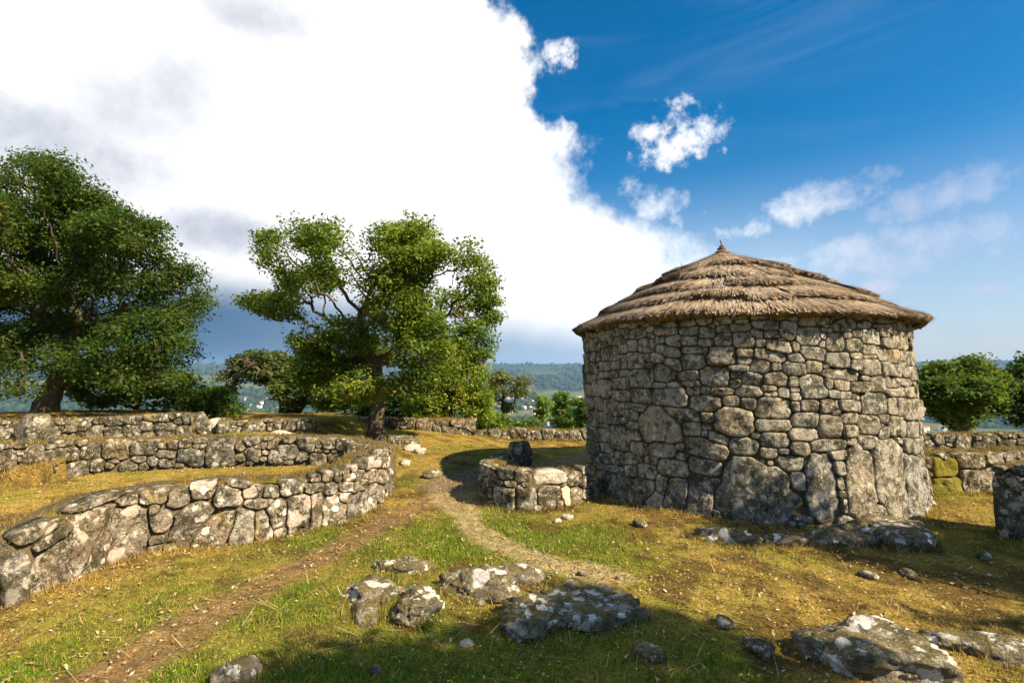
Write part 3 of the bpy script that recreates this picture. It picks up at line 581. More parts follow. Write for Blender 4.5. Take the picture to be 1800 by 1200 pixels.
def gcol(x, y):
    """albedo of the turf and the bare soil, 0..1 bare mask"""
    x = np.asarray(x, float); y = np.asarray(y, float)
    f1 = fbm(x * .8, y * .8, 2.2, 4); f2 = fbm(x * 4.5, y * 4.5, 6.2, 4); f3 = fbm(x * 14, y * 14, 1.2, 3)
    lush = .60 + 1.25 * f1 + .6 * f2 + .25 * f3
    lush = lush - .55 * np.where(inside(x, y, ENC), 1., 0.)
    lush = lush - .45 * sstep(y, 7.6, 9.) * sstep(-x, .6, 1.6)
    lush = lush + .30 * np.exp(-((x - .2)**2 / 1.6 + (y - 5.0)**2 / 1.)) + .3 * np.exp(-((x + 2.0)**2 / .5 + (y - 4.6)**2 / .5))
    lush = lush - .13 - .6 * np.exp(-((x + 2.8)**2 / .7 + (y - 3.8)**2 / .7)) - .06 * sstep(x, 1.1, 2.2) * sstep(y, 6.4, 5.) + .25 * sstep(-x, .9, .2) * sstep(y, 7., 5.8) * sstep(x, 1.6, .9) - .5 * np.exp(-((x - 5.)**2 / 1.2 + (y - 5.9)**2 / .5))
    lush = np.clip(lush, 0, 1)[:, None]
    dry = np.array([.41, .285, .075]) ; green = np.array([.15, .20, .02]); brown = np.array([.15, .085, .035])
    c = dry * (1 - lush) + green * lush
    bsel = (sstep(f2 - .5 * f1 + .12 * sstep(x, .9, 2.), .06, .4) * .75)[:, None]
    c = c * (1 - bsel) + brown * bsel
    a, b, d = path_mask(x, y)
    soil_r = np.array([.33, .20, .095]); soil_p = np.array([.56, .42, .23]); soil_g = np.array([.30, .22, .145])
    for m, s, k in ((a, soil_r, .8), (b, soil_p, .72), (d, soil_g, .85)):
        m = (m * k)[:, None]
        c = c * (1 - m) + s * m
    c = c * (1 + .22 * f3[:, None])
    return np.clip(c, .01, .8), np.maximum(np.maximum(a, b), d)


# ------------------------------------------------------------------ ground: one sheet from under the camera to the far hills
rr = [.0, .5, 1.0, 1.5, 2.0]
while rr[-1] < 15:
    rr.append(rr[-1] * 1.0135)
while rr[-1] < 60:
    rr.append(rr[-1] * 1.035)
while rr[-1] < 7000:
    rr.append(rr[-1] * 1.03)
rr = np.array(rr)
aa = np.concatenate([np.arange(-58, 58, .42), np.arange(58, 302, 4.)])
aa = np.radians(aa)
A, RR = np.meshgrid(aa, rr, indexing='ij')
gx = (np.sin(A) * RR).ravel(); gy = (np.cos(A) * RR).ravel()
gz = gh(gx, gy)
gc, _ = gcol(gx, gy)
gr = np.hypot(gx, gy)
wood = np.array([.022, .042, .016]); fld1 = np.array([.115, .14, .045]); fld2 = np.array([.20, .19, .09])
fsel = fbm(gx / 260., gy / 260., 3., 4)
fc = wood + (fld1 - wood) * sstep(fsel, .05, .2)[:, None] * sstep(gr, 5200, 3000)[:, None]
fc = fc + (fld2 - fc) * (sstep(fbm(gx / 120., gy / 120., 9., 3), .25, .4) * sstep(gr, 4800, 3000))[:, None] * .7
fm = sstep(gr, 14, 40)[:, None]
gc = gc * (1 - fm) + fc * fm
gme = mesh_np('ground', np.stack([gx, gy, gz], -1), grid_faces(len(aa), len(rr), True)[:, ::-1], np.full(len(aa) * (len(rr) - 1), 4), gc, True)
M_GROUND, t_, b_ = new_mat('turf_and_soil', .95, .08)
_a = t_.new('ShaderNodeAttribute', attribute_name='Col').outputs['Color']
_p = t_.new('ShaderNodeNewGeometry').outputs['Position']
_n1 = t_.noise(_p, 9, 6, .7); _n2 = t_.noise(_p, 55, 5, .7); _n3 = t_.noise(_p, .02, 6, .7)
_c = t_.mix(1., _a, t_.mix(t_.ss(_n1, .3, .7), (.62, .62, .62), (1.32, 1.28, 1.2)), 'MULTIPLY')
_c = t_.mix(1., _c, t_.mix(t_.ss(_n2, .35, .68), (.55, .55, .5), (1.4, 1.35, 1.2)), 'MULTIPLY')
_c = t_.mix(1., _c, t_.mix(t_.ss(_n3, .35, .68), (.6, .65, .7), (1.35, 1.3, 1.2)), 'MULTIPLY')
_c = t_.mix(t_.math('MULTIPLY', t_.ss(t_.voro(_p, 60), .16, .10), t_.ss(_n1, .5, .6)), _c, (.36, .25, .12))
t_.l.new(_c, b_.inputs['Base Color'])
bump(t_, b_, t_.math('ADD', _n2, _n1), .8, .03)
ground = tag(link('ground', gme, M_GROUND), kind='structure')


# ------------------------------------------------------------------ fitted stonework
PW = 3.4


def snorm(tab, s, z):
    """tab (n,5) ; s,z (...,) -> (...,n)"""
    ds = s[..., None] - tab[:, 0]; dz_ = z[..., None] - tab[:, 1]
    c = np.cos(np.radians(tab[:, 4])); q = np.sin(np.radians(tab[:, 4]))
    u = np.abs(c * ds + q * dz_) / tab[:, 2]; v = np.abs(-q * ds + c * dz_) / tab[:, 3]
    return (u**PW + v**PW)**(1 / PW)


def fill(tab, s0, s1, zb, zt, sizes, rng, aspect=(.5, .95), tight=.5):
    """add stones of falling size wherever there is still room"""
    tab = [list(r) for r in tab]
    for a, tries in sizes:
        arr = np.array(tab, float).reshape(-1, 5)
        for _ in range(tries):
            s = rng.uniform(s0, s1)
            lo, hi = zb(s), zt(s)
            aa_ = a * rng.uniform(.8, 1.3)
            bb_ = aa_ * rng.uniform(*aspect)
            if hi - lo < 1.2 * bb_:
                continue
            z = rng.uniform(lo + bb_ * .5, hi - bb_ * .7)
            if len(arr):
                near = arr[np.abs(arr[:, 0] - s) < 1.2]
                if len(near):
                    k = np.array([-1., -.7, 0, .7, 1.])
                    S, Z = np.meshgrid(s + k * aa_ * tight * 1.6, z + k * bb_ * tight * 1.6)
                    if (snorm(near, S, Z) < 1.0).any():
                        continue
            row = [s, z, aa_, bb_, rng.uniform(-12, 12)]
            tab.append(row)
            arr = np.array(tab, float)
    return np.array(tab, float)


def polygons(tab, zb, zt, n=26, tmax=1.6, gap=.004, rng=None, wob=.05):
    """star-shaped outline of each stone where it meets its neighbours"""
    out = []
    ph = np.linspace(0, 2 * np.pi, n, endpoint=False)
    steps = np.linspace(.1, tmax, 56)
    for i, (s, z, a, b, rot) in enumerate(tab):
        c, q = math.cos(rad(rot)), math.sin(rad(rot))
        p = ph + rng.uniform(-.5, .5, n) * (2 * np.pi / n) * .5
        u = a * np.cos(p); v = b * np.sin(p)
        du = c * u - q * v; dv = q * u + c * v
        nb_ = np.abs(tab[:, 0] - s) < (a + tab[:, 2]) * 1.6 + .05
        nb_ &= np.abs(tab[:, 1] - z) < (b + tab[:, 3]) * 1.6 + .1
        nb_[i] = False
        S = s + du[:, None] * steps * 1.25; Z = z + dv[:, None] * steps * 1.25
        own = snorm(tab[i:i + 1], S, Z)[..., 0]
        oth = snorm(tab[nb_], S, Z).min(-1) if nb_.any() else np.full(S.shape, 9.)
        lo = zb(S); hi = zt(S)
        ok = (own < oth) & (own < 1.42) & (Z > lo) & (Z < hi)
        bad = ~ok
        first = np.where(bad.any(1), bad.argmax(1), len(steps)) - 1
        first = np.clip(first, 0, len(steps) - 1)
        t = steps[first] * 1.25
        t = np.minimum(.12 * np.roll(t, 1) + .76 * t + .12 * np.roll(t, -1), t + .02)
        t = t * (1 + rng.uniform(-wob, wob * .2, n))
        L = np.hypot(du, dv)
        t = np.maximum(t - gap / np.maximum(L, 1e-4), .25 * t)
        out.append(np.stack([s + du * t, z + dv * t], -1))
    return out


def stone_mesh(poly, place, bulge, depth, rng, tilt=.1, seed=0., chip=1.):
    """one stone from its outline: rounded, slightly tilted face, broken by noise; place(s, z, d) gives the point d metres out of the wall face"""
    n = len(poly)
    c = poly.mean(0)
    size = np.sqrt(((poly - c)**2).sum(1)).mean()
    bulge = min(bulge, size * .5)
    g = rng.normal(0, tilt, 2)
    rings = [(.97, -depth), (1.0, -bulge * .8), (.992, bulge * .1), (.965, bulge * .7), (.91, bulge * .95), (.66, bulge), (.34, bulge)]
    co = []
    off = rng.normal(0, .006)
    for k, d in rings:
        p = c + (poly - c) * k
        dd = d + (off + ((p - c) * g).sum(1) if d > -depth else 0)
        nz_ = fbm(p[:, 0] * 8 + seed, p[:, 1] * 8, seed * 1.3, 4, .6) * min(.05, size * .3) * chip if k < 1 and d > -depth else 0
        co.append(place(p[:, 0], p[:, 1], dd + nz_))
    ctr = place(c[:1], c[1:2], np.array([bulge + off]))
    v = np.concatenate(co + [ctr])
    m = len(rings)
    f = []
    for r in range(m - 1):
        for i in range(n):
            j = (i + 1) % n
            f.append((r * n + i, r * n + j, (r + 1) * n + j, (r + 1) * n + i))
    flat = [q for t in f for q in t]
    sizes = [4] * len(f)
    for i in range(n):
        flat += [(m - 1) * n + i, (m - 1) * n + (i + 1) % n, m * n]
        sizes.append(3)
    flat += list(range(n))[::-1]
    sizes.append(n)
    return v, flat, sizes


def join_parts(L):
    vs, fl, sz, o = [], [], [], 0
    for v, f, s in L:
        vs.append(v); fl += [q + o for q in f]; sz += s
        o += len(v)
    return np.concatenate(vs), fl, sz


def tint(rng, warm=.0):
    k = rng.uniform(.72, 1.2)
    w = rng.normal(warm, .07)
    return (k * (1 + w), k, k * (1 - w * 1.3), 1)


def smooth_path(path, step=.04):
    p = np.array(path, float)
    s = np.concatenate([[0], np.cumsum(np.hypot(*np.diff(p, axis=0).T))])
    n = max(4, int(s[-1] / step))
    ss_ = np.linspace(0, s[-1], n)
    x = np.interp(ss_, s, p[:, 0]); y = np.interp(ss_, s, p[:, 1])
    k = max(1, int(.16 / step))
    ker = np.ones(2 * k + 1) / (2 * k + 1)
    xp = np.concatenate([2 * x[0] - x[k:0:-1], x, 2 * x[-1] - x[-2:-k - 2:-1]])
    yp = np.concatenate([2 * y[0] - y[k:0:-1], y, 2 * y[-1] - y[-2:-k - 2:-1]])
    x2 = np.convolve(xp, ker, 'valid'); y2 = np.convolve(yp, ker, 'valid')
    return ss_, x2, y2


TURF_PTS = []


def wall(name, label, path, top, base, mat, table=None, sizes=((.13, 300), (.09, 900), (.06, 1800)), thick=.45, seed=1, bulge=.022, turf=True, back_stones=False, special=None, grp=None, cmul=1., warm=.06, span=None, batter=0.):
    """a dry-stone wall whose face looks to the right of its path reversed (towards the viewer); top/base: height functions of distance along the path"""
    rng = np.random.default_rng(seed)
    S, X, Y = smooth_path(path)
    tx = np.gradient(X, S); ty = np.gradient(Y, S)
    L_ = np.hypot(tx, ty)
    tx /= L_; ty /= L_
    nx, ny = ty, -tx                     # outward normal
    x0, y0 = X[len(X) // 2], Y[len(Y) // 2]
    zg = lambda s: np.interp(s, S, GZ)
    GZ = gh(X, Y) if base is None else np.array([base(s) for s in S])
    zt = lambda s: np.interp(s, S, TOP)
    wob = .5 * fbm(S * 2.2 + seed * 3.1, S * 0 + seed, 2., 3)
    TOP = np.array([top(s) for s in S]) + .05 * wob
    root_z = float(GZ.min())

    def place(s, z, d):
        x = np.interp(s, S, X); y = np.interp(s, S, Y)
        a = np.interp(s, S, nx); b = np.interp(s, S, ny)
        q = np.hypot(a, b)
        d = d - batter * (z - np.interp(s, S, GZ))
        return np.stack([x + a / q * d - x0, y + b / q * d - y0, z - root_z], -1)
    # rubble core with turf on its back
    prof = [(-.026, 'b', -.25), (-.026, 't', -.07), (-.09, 't', -.025), (-.22, 't', .0), (-thick * .7, 't', .01), (-thick + .06, 't', -.03), (-thick, 't', -.12), (-thick, 'b', -.25)]
    V = []
    for d, w, dz_ in prof:
        z = (GZ if w == 'b' else TOP) + dz_
        z = z + (.025 * fbm(S * 7, S * 0 + d * 13, seed, 3) if w == 't' else 0)
        V.append(place(S, z, np.full(len(S), d)))
    V = np.stack(V, 1)
    nS, nP = V.shape[:2]
    flat = grid_faces(nS, nP)
    caps = [list(range(nP)), [(nS - 1) * nP + k for k in range(nP)][::-1]]
    me = mesh_np('core', V.reshape(-1, 3), list(flat.ravel()) + caps[0] + caps[1], [4] * len(flat) + [nP, nP], None, False)
    me.materials.append(M_CORE)
    root = tag(link(name, me, None, None, (x0, y0, root_z)), label, 'wall', grp)
    if turf:
        d0 = np.linspace(-.055, -thick + .03, 7)
        tv = []
        for k, d in enumerate(d0):
            arch = .028 * math.sin(math.pi * k / 6.)
            z = TOP - .03 + arch + .05 * 0.5 * fbm(S * 6, S * 0 + d * 9, seed + 4, 3)
            tv.append(place(S, z, np.full(len(S), d)))
        tv = np.stack(tv, 1)
        wv = tv.reshape(-1, 3) + np.array([x0, y0, root_z])
        c, _ = gcol(wv[:, 0] + 3.3, wv[:, 1] + 1.7)
        c = c * .5 + np.array([.20, .12, .035]) * .5
        mt = mesh_np('turf', tv.reshape(-1, 3), grid_faces(nS, 7), np.full((nS - 1) * 6, 4), c, True)
        link('turf', mt, M_TURF, root)
        TURF_PTS.append((wv, c))
    tab = np.array(table, float) if table is not None else np.zeros((0, 5))
    sp = span or (S[0] + .03, S[-1] - .03)
    tab = fill(tab, sp[0], sp[1], zg, lambda s: zt(s) + .02, sizes, rng)
    polys = polygons(tab, lambda s: zg(s) - .06, lambda s: zt(s) + .045, rng=rng, gap=.0045, wob=.07)
    for i, pl in enumerate(polys):
        size = np.sqrt(tab[i, 2] * tab[i, 3])
        v, f, szs = stone_mesh(pl, place, bulge * rng.uniform(.7, 1.4), min(.2, .08 + size), rng, .10, i * 1.7 + seed, 1.25)
        ms = mesh_np('stone', v, f, szs, None, True)
        mm = mat
        if special and i in special:
            mm = special[i]
        o = link('stone', ms, mm, root)
        tc = tint(rng, warm)
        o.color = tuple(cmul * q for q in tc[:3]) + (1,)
    return root


def pl(*pts):
    xs = [p[0] for p in pts]; ys = [p[1] for p in pts]
    return lambda s: float(np.interp(s, xs, ys))

# ------------------------------------------------------------------ the round stone hut
hut = thing('round_stone_hut', 'round granite hut with a conical thatched roof beside the path', 'hut', (*HUT_C, 0.))
HUT_TOP = 2.24


def hut_place(s, z, d):
    th = HUT_FACE - s / HUT_R
    zz = np.asarray(z, float)
    # the drum leans a little and belts out at its foot
    r = HUT_R + d + .05 * (1 - sstep(zz, 0., .7)) - .015 * sstep(zz, 1.2, 2.2)
    lean = -.085 * (zz / 2.2 - .5)
    return np.stack([np.sin(th) * r + lean, np.cos(th) * r, zz], -1)


rng = np.random.default_rng(5)
hw = thing  # keep helper name visible
ns, nz = 120, 12
ss_ = np.linspace(-math.pi * HUT_R, math.pi * HUT_R, ns, endpoint=False)
zz_ = np.linspace(-.25, HUT_TOP + .03, nz)
Sg, Zg = np.meshgrid(ss_, zz_, indexing='ij')
V = hut_place(Sg.ravel(), Zg.ravel(), np.full(ns * nz, -.028))
me = mesh_np('wall', V, grid_faces(ns, nz, True), np.full(ns * (nz - 1), 4), None, True)
hwall = link('wall', me, M_CORE, hut)
tab = np.array([(-s, z, a, b, r) for s, z, a, b, r in HUT_STONES], float)
zb0 = lambda s: np.zeros(np.shape(s)) - .02
zt0 = lambda s: np.zeros(np.shape(s)) + HUT_TOP
sc0 = lambda f: (lambda s: float(f(s)))
nb_tab = len(tab)
half = math.pi * HUT_R
tab = fill(tab, -2.9, 2.9, sc0(zb0), sc0(zt0), ((.09, 800), (.06, 2500), (.042, 3500)), rng, (.45, .9), .42)
n_front = len(tab)
# the far side of the drum, out of sight from the path
tab_b = fill(tab, 2.75, 2 * half - 2.75, sc0(zb0), sc0(zt0), ((.24, 300), (.17, 700), (.11, 1500)), rng)
polys = polygons(tab_b, lambda s: np.zeros(np.shape(s)) - .12, zt0, n=28, rng=rng, gap=.0022)
order = np.argsort(-tab_b[:n_front, 2] * tab_b[:n_front, 3])[:298]
single = set(order.tolist())
rest = []
OCHRE = {}
for i, plg in enumerate(polys):
    size = math.sqrt(tab_b[i, 2] * tab_b[i, 3])
    v, f, szs = stone_mesh(plg, hut_place, .021 * rng.uniform(.6, 1.6), min(.12, .05 + size), rng, .065, i * 1.37, .8)
    if i in single:
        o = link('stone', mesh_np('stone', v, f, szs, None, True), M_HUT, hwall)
        s_, z_ = tab_b[i, 0], tab_b[i, 1]
        k = rng.uniform(.78, 1.18)
        w = rng.normal(-.005, .05)
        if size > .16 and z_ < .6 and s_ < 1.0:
            k *= .52; w = -.05                # big grey footing slabs, tree shade put into their colour as well
        if rng.random() < .06:
            w += .16                           # a few ochre stones
        if rng.random() < .04:
            k *= 1.4; w -= .04
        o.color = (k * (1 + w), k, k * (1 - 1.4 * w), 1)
    else:
        rest.append((v, f, szs))
v, f, szs = join_parts(rest)
tag(link('stones', mesh_np('stones', v, f, szs, None, True), M_HUT, hwall), kind='stuff')

# thatch
EAVE_R, EAVE_Z, APEX_Z = 2.255, 2.13, 3.30
AP = (-.12, -.02)           # the peak sits a little off centre


def roof_pt(th, t, up=0.):
    """t = 0 at the peak, 1 at the eave"""
    r = EAVE_R * t
    z = APEX_Z + (EAVE_Z - APEX_Z) * t + .05 * np.sin(np.pi * t ** .8) + up
    ecc = 1 + .012 * np.sin(3 * th + 1) + .008 * np.sin(7 * th)
    return np.stack([np.sin(th) * r * ecc + AP[0] * (1 - t), np.cos(th) * r * ecc + AP[1] * (1 - t), z + .02 * np.sin(2 * th + .6) * t], -1)


roof = link('roof', None, None, hut)
ends = [.40, .575, .73, .865, 1.0]
NT_ = 520
thg = np.linspace(0, 2 * np.pi, NT_, endpoint=False)
for ci, te in enumerate(ends):
    ts = 0.0 if ci == 0 else max(.0, ends[ci - 1] - .10)
    lift = (.08, .085, .085, .08, .06)[ci]                  # every course lies on the one below, so its lower edge stands proud

    def edge_of(th):
        seg = np.floor(th * 23 / (2 * np.pi) + ci * .37 + .25 * np.sin(th * 4))          # bundles laid side by side
        jit = _V[(seg.astype(int) * 37 + ci * 101) & 4095] - .5
        return te + .085 * jit * (1 if ci < 4 else .3) + .006 * np.sin(th * 53 + 9 * np.sin(th * 7)) + .022 * fbm(np.cos(th) * 5 + ci * 7, np.sin(th) * 5, 1.1, 3) * (1 if ci < 4 else .6)

    def surf(th, u):
        """u 0..1 from the top of the course to its lower edge"""
        e = edge_of(th)
        t = ts + (e - ts) * u
        hump = .014 * fbm(np.cos(th) * 9 + ci * 3, np.sin(th) * 9, u * 1.5, 3)
        sg = np.floor(th * 23 / (2 * np.pi) + ci * .37 + .25 * np.sin(th * 4)).astype(int)
        bl = .55 + .9 * _V[(sg * 53 + ci * 211) & 4095]
        up = .012 + (lift * bl * (.12 + .88 * u ** 1.3) + hump) * (1 if ci else .4 + .6 * u) * (.85 + .15 * np.minimum(1, t * 2.2))
        return roof_pt(th, t, up), t
    us = [0, .2, .4, .6, .8, .93, 1.0]
    V = []
    for u in us:
        p, _ = surf(thg, np.full(NT_, u)); V.append(p)
    e = edge_of(thg)
    jz = RNG.uniform(-.02, .012, NT_)
    V[-1][:, 2] += jz; V[-2][:, 2] += jz * .7; V[-1][:, :2] *= (1 + RNG.uniform(-.009, .006, (NT_, 1)))
    V.append(roof_pt(thg, e - .03, .0 if ci < 4 else -.035))
    V.append(roof_pt(thg, e - .12, -.05))
    V = np.stack(V, 1).reshape(-1, 3)
    nv = len(us) + 2
    fb = grid_faces(NT_, nv, True)[:, ::-1]
    cb = np.tile(np.array([[.13, .09, .055]]), (len(V), 1)) * np.repeat(RNG.uniform(.55, 1.45, NT_), nv)[:, None] * (1 + .3 * fbm(V[:, 0] * 6, V[:, 1] * 6, V[:, 2] * 6, 3))[:, None]
    # straws
    area = (te**2 - ts**2)
    N = int(46000 * area / 1.5) + 2600
    th = RNG.uniform(0, 2 * np.pi, N)
    keep = RNG.random(N) < np.where(np.cos(th - HUT_FACE) > -.35, 1., .35)
    th = th[keep]; N = len(th)
    u1 = np.where(RNG.random(N) < .45, RNG.uniform(.86, 1.035, N), RNG.uniform(.12, 1.0, N))
    ln = RNG.uniform(.14, .34, N) / (EAVE_R * 1.12 * (te - ts + .02))
    u0 = np.maximum(0., u1 - ln)
    sk = RNG.normal(0, .016, N) / np.maximum(.25, (ts + te) / 2)
    w = RNG.uniform(.0028, .0062, N)
    p0, _ = surf(th, u0); p1, _ = surf(th + sk * .35, u1)
    p0[:, 2] += RNG.uniform(-.004, .012, N); p1[:, 2] += RNG.uniform(-.012, .022, N) * (1 + (RNG.random(N) < .04) * 1.6)
    lipq = u1 > .9
    p1[lipq] += np.stack([np.sin(th[lipq]), np.cos(th[lipq]), -.9 * np.ones(lipq.sum())], -1) * RNG.uniform(-.03, .045, (lipq.sum(), 1))
    stray = RNG.random(N) < .02
    p1[stray] += RNG.normal(0, .045, (stray.sum(), 3))
    d = p1 - p0
    side = np.cross(d, np.stack([np.sin(th) * .5, np.cos(th) * .5, np.ones(N)], -1))
    side /= np.linalg.norm(side, axis=1)[:, None] + 1e-9
    side *= w[:, None]
    SV = np.stack([p0 - side, p0 + side, p1 + side * .7, p1 - side * .7], 1).reshape(-1, 3)
    tone = RNG.beta(2., 2.2, N)[:, None]
    patch = (.5 + .5 * fbm(np.cos(th) * 4 + ci, np.sin(th) * 4, 3., 3))[:, None]
    cs = (np.array([.16, .105, .06]) * (1 - tone) + np.array([.62, .465, .29]) * tone) * (.62 + .7 * patch)
    grey_ = (RNG.random(N) < .25)[:, None]
    cs = np.where(grey_, cs.mean(1)[:, None] * np.array([1.08, .98, .9]), cs)
    cs = np.repeat(cs, 4, 0)
    fs = np.arange(4 * N).reshape(-1, 4) + len(V)
    me = mesh_np('thatch_course', np.concatenate([V, SV]), np.concatenate([fb.ravel(), fs.ravel()]), np.full(len(fb) + N, 4), np.concatenate([cb, cs]), False)
    link('thatch_course', me, M_STRAW, roof)
# soffit: poles and brush under the eave
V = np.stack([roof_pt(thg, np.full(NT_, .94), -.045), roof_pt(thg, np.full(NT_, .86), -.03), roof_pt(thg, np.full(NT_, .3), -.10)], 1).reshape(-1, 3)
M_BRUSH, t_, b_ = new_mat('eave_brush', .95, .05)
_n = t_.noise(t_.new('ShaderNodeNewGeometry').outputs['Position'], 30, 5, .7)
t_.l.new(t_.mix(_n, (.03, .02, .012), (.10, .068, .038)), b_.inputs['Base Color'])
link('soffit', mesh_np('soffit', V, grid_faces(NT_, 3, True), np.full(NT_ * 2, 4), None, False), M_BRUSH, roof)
# tied straw knot and stick on the peak
prof = [(.0, .10), (.03, .095), (.045, .075), (.035, .06), (.06, .045), (.062, .025), (.045, .012), (.075, .0), (.10, -.04)]
tk = np.linspace(0, 2 * np.pi, 18, endpoint=False)
V = np.array([[math.sin(a) * r * (1 + .12 * math.sin(5 * a + z * 60)) + AP[0], math.cos(a) * r * (1 + .12 * math.sin(4 * a)) + AP[1], APEX_Z + .035 + z * .8] for a in tk for r, z in prof])
cc = np.tile([[.16, .11, .065]], (len(V), 1)) * (1 + .5 * RNG.uniform(-1, 1, (len(V), 1)))
fin = link('finial', mesh_np('finial', V, grid_faces(18, len(prof), True)[:, ::-1], np.full(18 * (len(prof) - 1), 4), cc, False), M_STRAW, roof)
V = np.array([[AP[0] + .01 * math.sin(a) - .012 * k, AP[1] + .01 * math.cos(a), APEX_Z + .10 + .05 * k] for k in range(3) for a in np.linspace(0, 2 * np.pi, 6, endpoint=False)])
F = [(k * 6 + i, k * 6 + (i + 1) % 6, k * 6 + 6 + (i + 1) % 6, k * 6 + 6 + i) for k in range(2) for i in range(6)] 
link('stick', mesh_np('stick', V, np.array(F).ravel().tolist() + [12, 13, 14, 15, 16, 17], [4] * 12 + [6], np.tile([[.15, .11, .07]], (18, 1)), True), M_STRAW, fin)

# ------------------------------------------------------------------ ruined walls
wall('ruined_wall', 'long low lichen-blotched stone wall curving along the grassy track', FRONT_PATH + [(-1.68, 7.12), (-1.9, 7.3)],
     pl((0, .42), (.33, .44), (.6, .47), (.95, .56), (1.3, .54), (2.0, .56), (2.6, .50), (3.2, .535), (3.8, .58), (4.6, .57), (5.2, .58)), None, M_WALL,
     FRONT_STONES, ((.12, 500), (.08, 1200), (.055, 2500)), thick=.46, seed=21, bulge=.02, warm=.08)
wall('ruined_wall', 'lichen-spotted wall along the far side of the grassy enclosure', BACK_PATH,
     pl((0, .80), (1.6, .79), (2.6, .70), (3.4, .68), (4.6, .69), (5.3, .66), (6.2, .6)), lambda s: .35, M_RUIN,
     None, ((.17, 14), (.11, 120), (.075, 900), (.05, 3000)), thick=.55, seed=22, bulge=.022)
wall('ruined_wall', 'short curved wall with a pale block joining the hut', SMALL_PATH,
     pl((0, .3), (.5, .42), (1.4, .42), (2.1, .38), (2.5, .4), (2.9, .36)), None, M_RUIN,
     [(2.03, .335, .19, .07, 0), (2.03, .13, .12, .125, 0), (2.27, .13, .055, .1, 0), (1.46, .125, .15, .125, 0), (1.74, .12, .11, .12, 0)],
     ((.1, 300), (.07, 1500), (.05, 2500)), thick=.3, seed=23, bulge=.022, special={0: M_PALE, 2: M_PALE})
wall('ruined_wall', 'low tumbled wall below the tall leafy oak at the frame edge', THIRD_PATH,
     pl((0, .85), (1.5, .82), (2.5, .84), (3.6, .88), (4.2, .84)), None, M_RUIN, None, ((.13, 60), (.09, 500), (.06, 2000)), thick=.5, seed=24)
wall('ruined_wall', 'short mossy wall remnant with a shaded end behind the enclosure', FOURTH_PATH,
     pl((0, .70), (.8, .73), (1.6, .72)), None, M_RUIN, None, ((.12, 50), (.08, 400), (.055, 1200)), thick=.5, seed=25)
wall('ruined_wall', 'straight boundary wall on the brow behind the oak trunk', FAR_PATH,
     pl((0, .55), (3, .50), (6, .46), (8, .45)), None, M_RUIN, None, ((.16, 300), (.11, 900)), thick=.5, seed=26, cmul=.95)
wall('ruined_wall', 'low boundary wall on the brow between the oak and the hut', FAR2_PATH,
     pl((0, .13), (1.2, .17), (2., .12), (3.1, .17), (4.5, .14)), None, M_RUIN, None, ((.14, 200), (.09, 600)), thick=.45, seed=27)
wall('ruined_wall', 'wall stub with bright yellow-green moss right of the hut', MOSS_PATH,
     pl((0, .40), (.7, .44), (1.3, .50), (2.0, .48), (2.9, .5)), None, M_RUIN,
     [(.98, .30, .16, .12, 0), (1.0, .10, .19, .12, 0), (1.36, .40, .17, .085, 0), (1.32, .15, .11, .16, 0), (1.68, .17, .2, .15, 0), (1.72, .42, .16, .06, 0)],
     ((.13, 200), (.09, 700), (.06, 1000)), thick=.5, seed=28, special={0: M_MOSS, 1: M_MOSS})
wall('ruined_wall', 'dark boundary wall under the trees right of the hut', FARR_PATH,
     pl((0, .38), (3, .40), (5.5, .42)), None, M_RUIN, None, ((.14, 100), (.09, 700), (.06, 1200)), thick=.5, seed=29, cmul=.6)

wall('ruined_wall', 'rough wall end standing tall at the right frame edge', [(4.66, 5.02), (4.86, 4.72), (5.15, 4.4), (5.4, 4.2)],
     pl((0, .66), (.3, .70), (1.1, .74)), None, M_RUIN, [(.17, .32, .17, .3, 0)], ((.14, 100), (.09, 400), (.06, 700)), thick=.5, seed=30, cmul=.85)


# ------------------------------------------------------------------ boulders, slabs and loose stones
def ico(n):
    import bmesh
    bm = bmesh.new()
    bmesh.ops.create_icosphere(bm, subdivisions=n, radius=1)
    v = np.array([q.co[:] for q in bm.verts]); f = np.array([[q.index for q in t.verts] for t in bm.faces])
    bm.free()
    return v, f


ICO = {n: ico(n) for n in (1, 2, 3, 4, 5)}


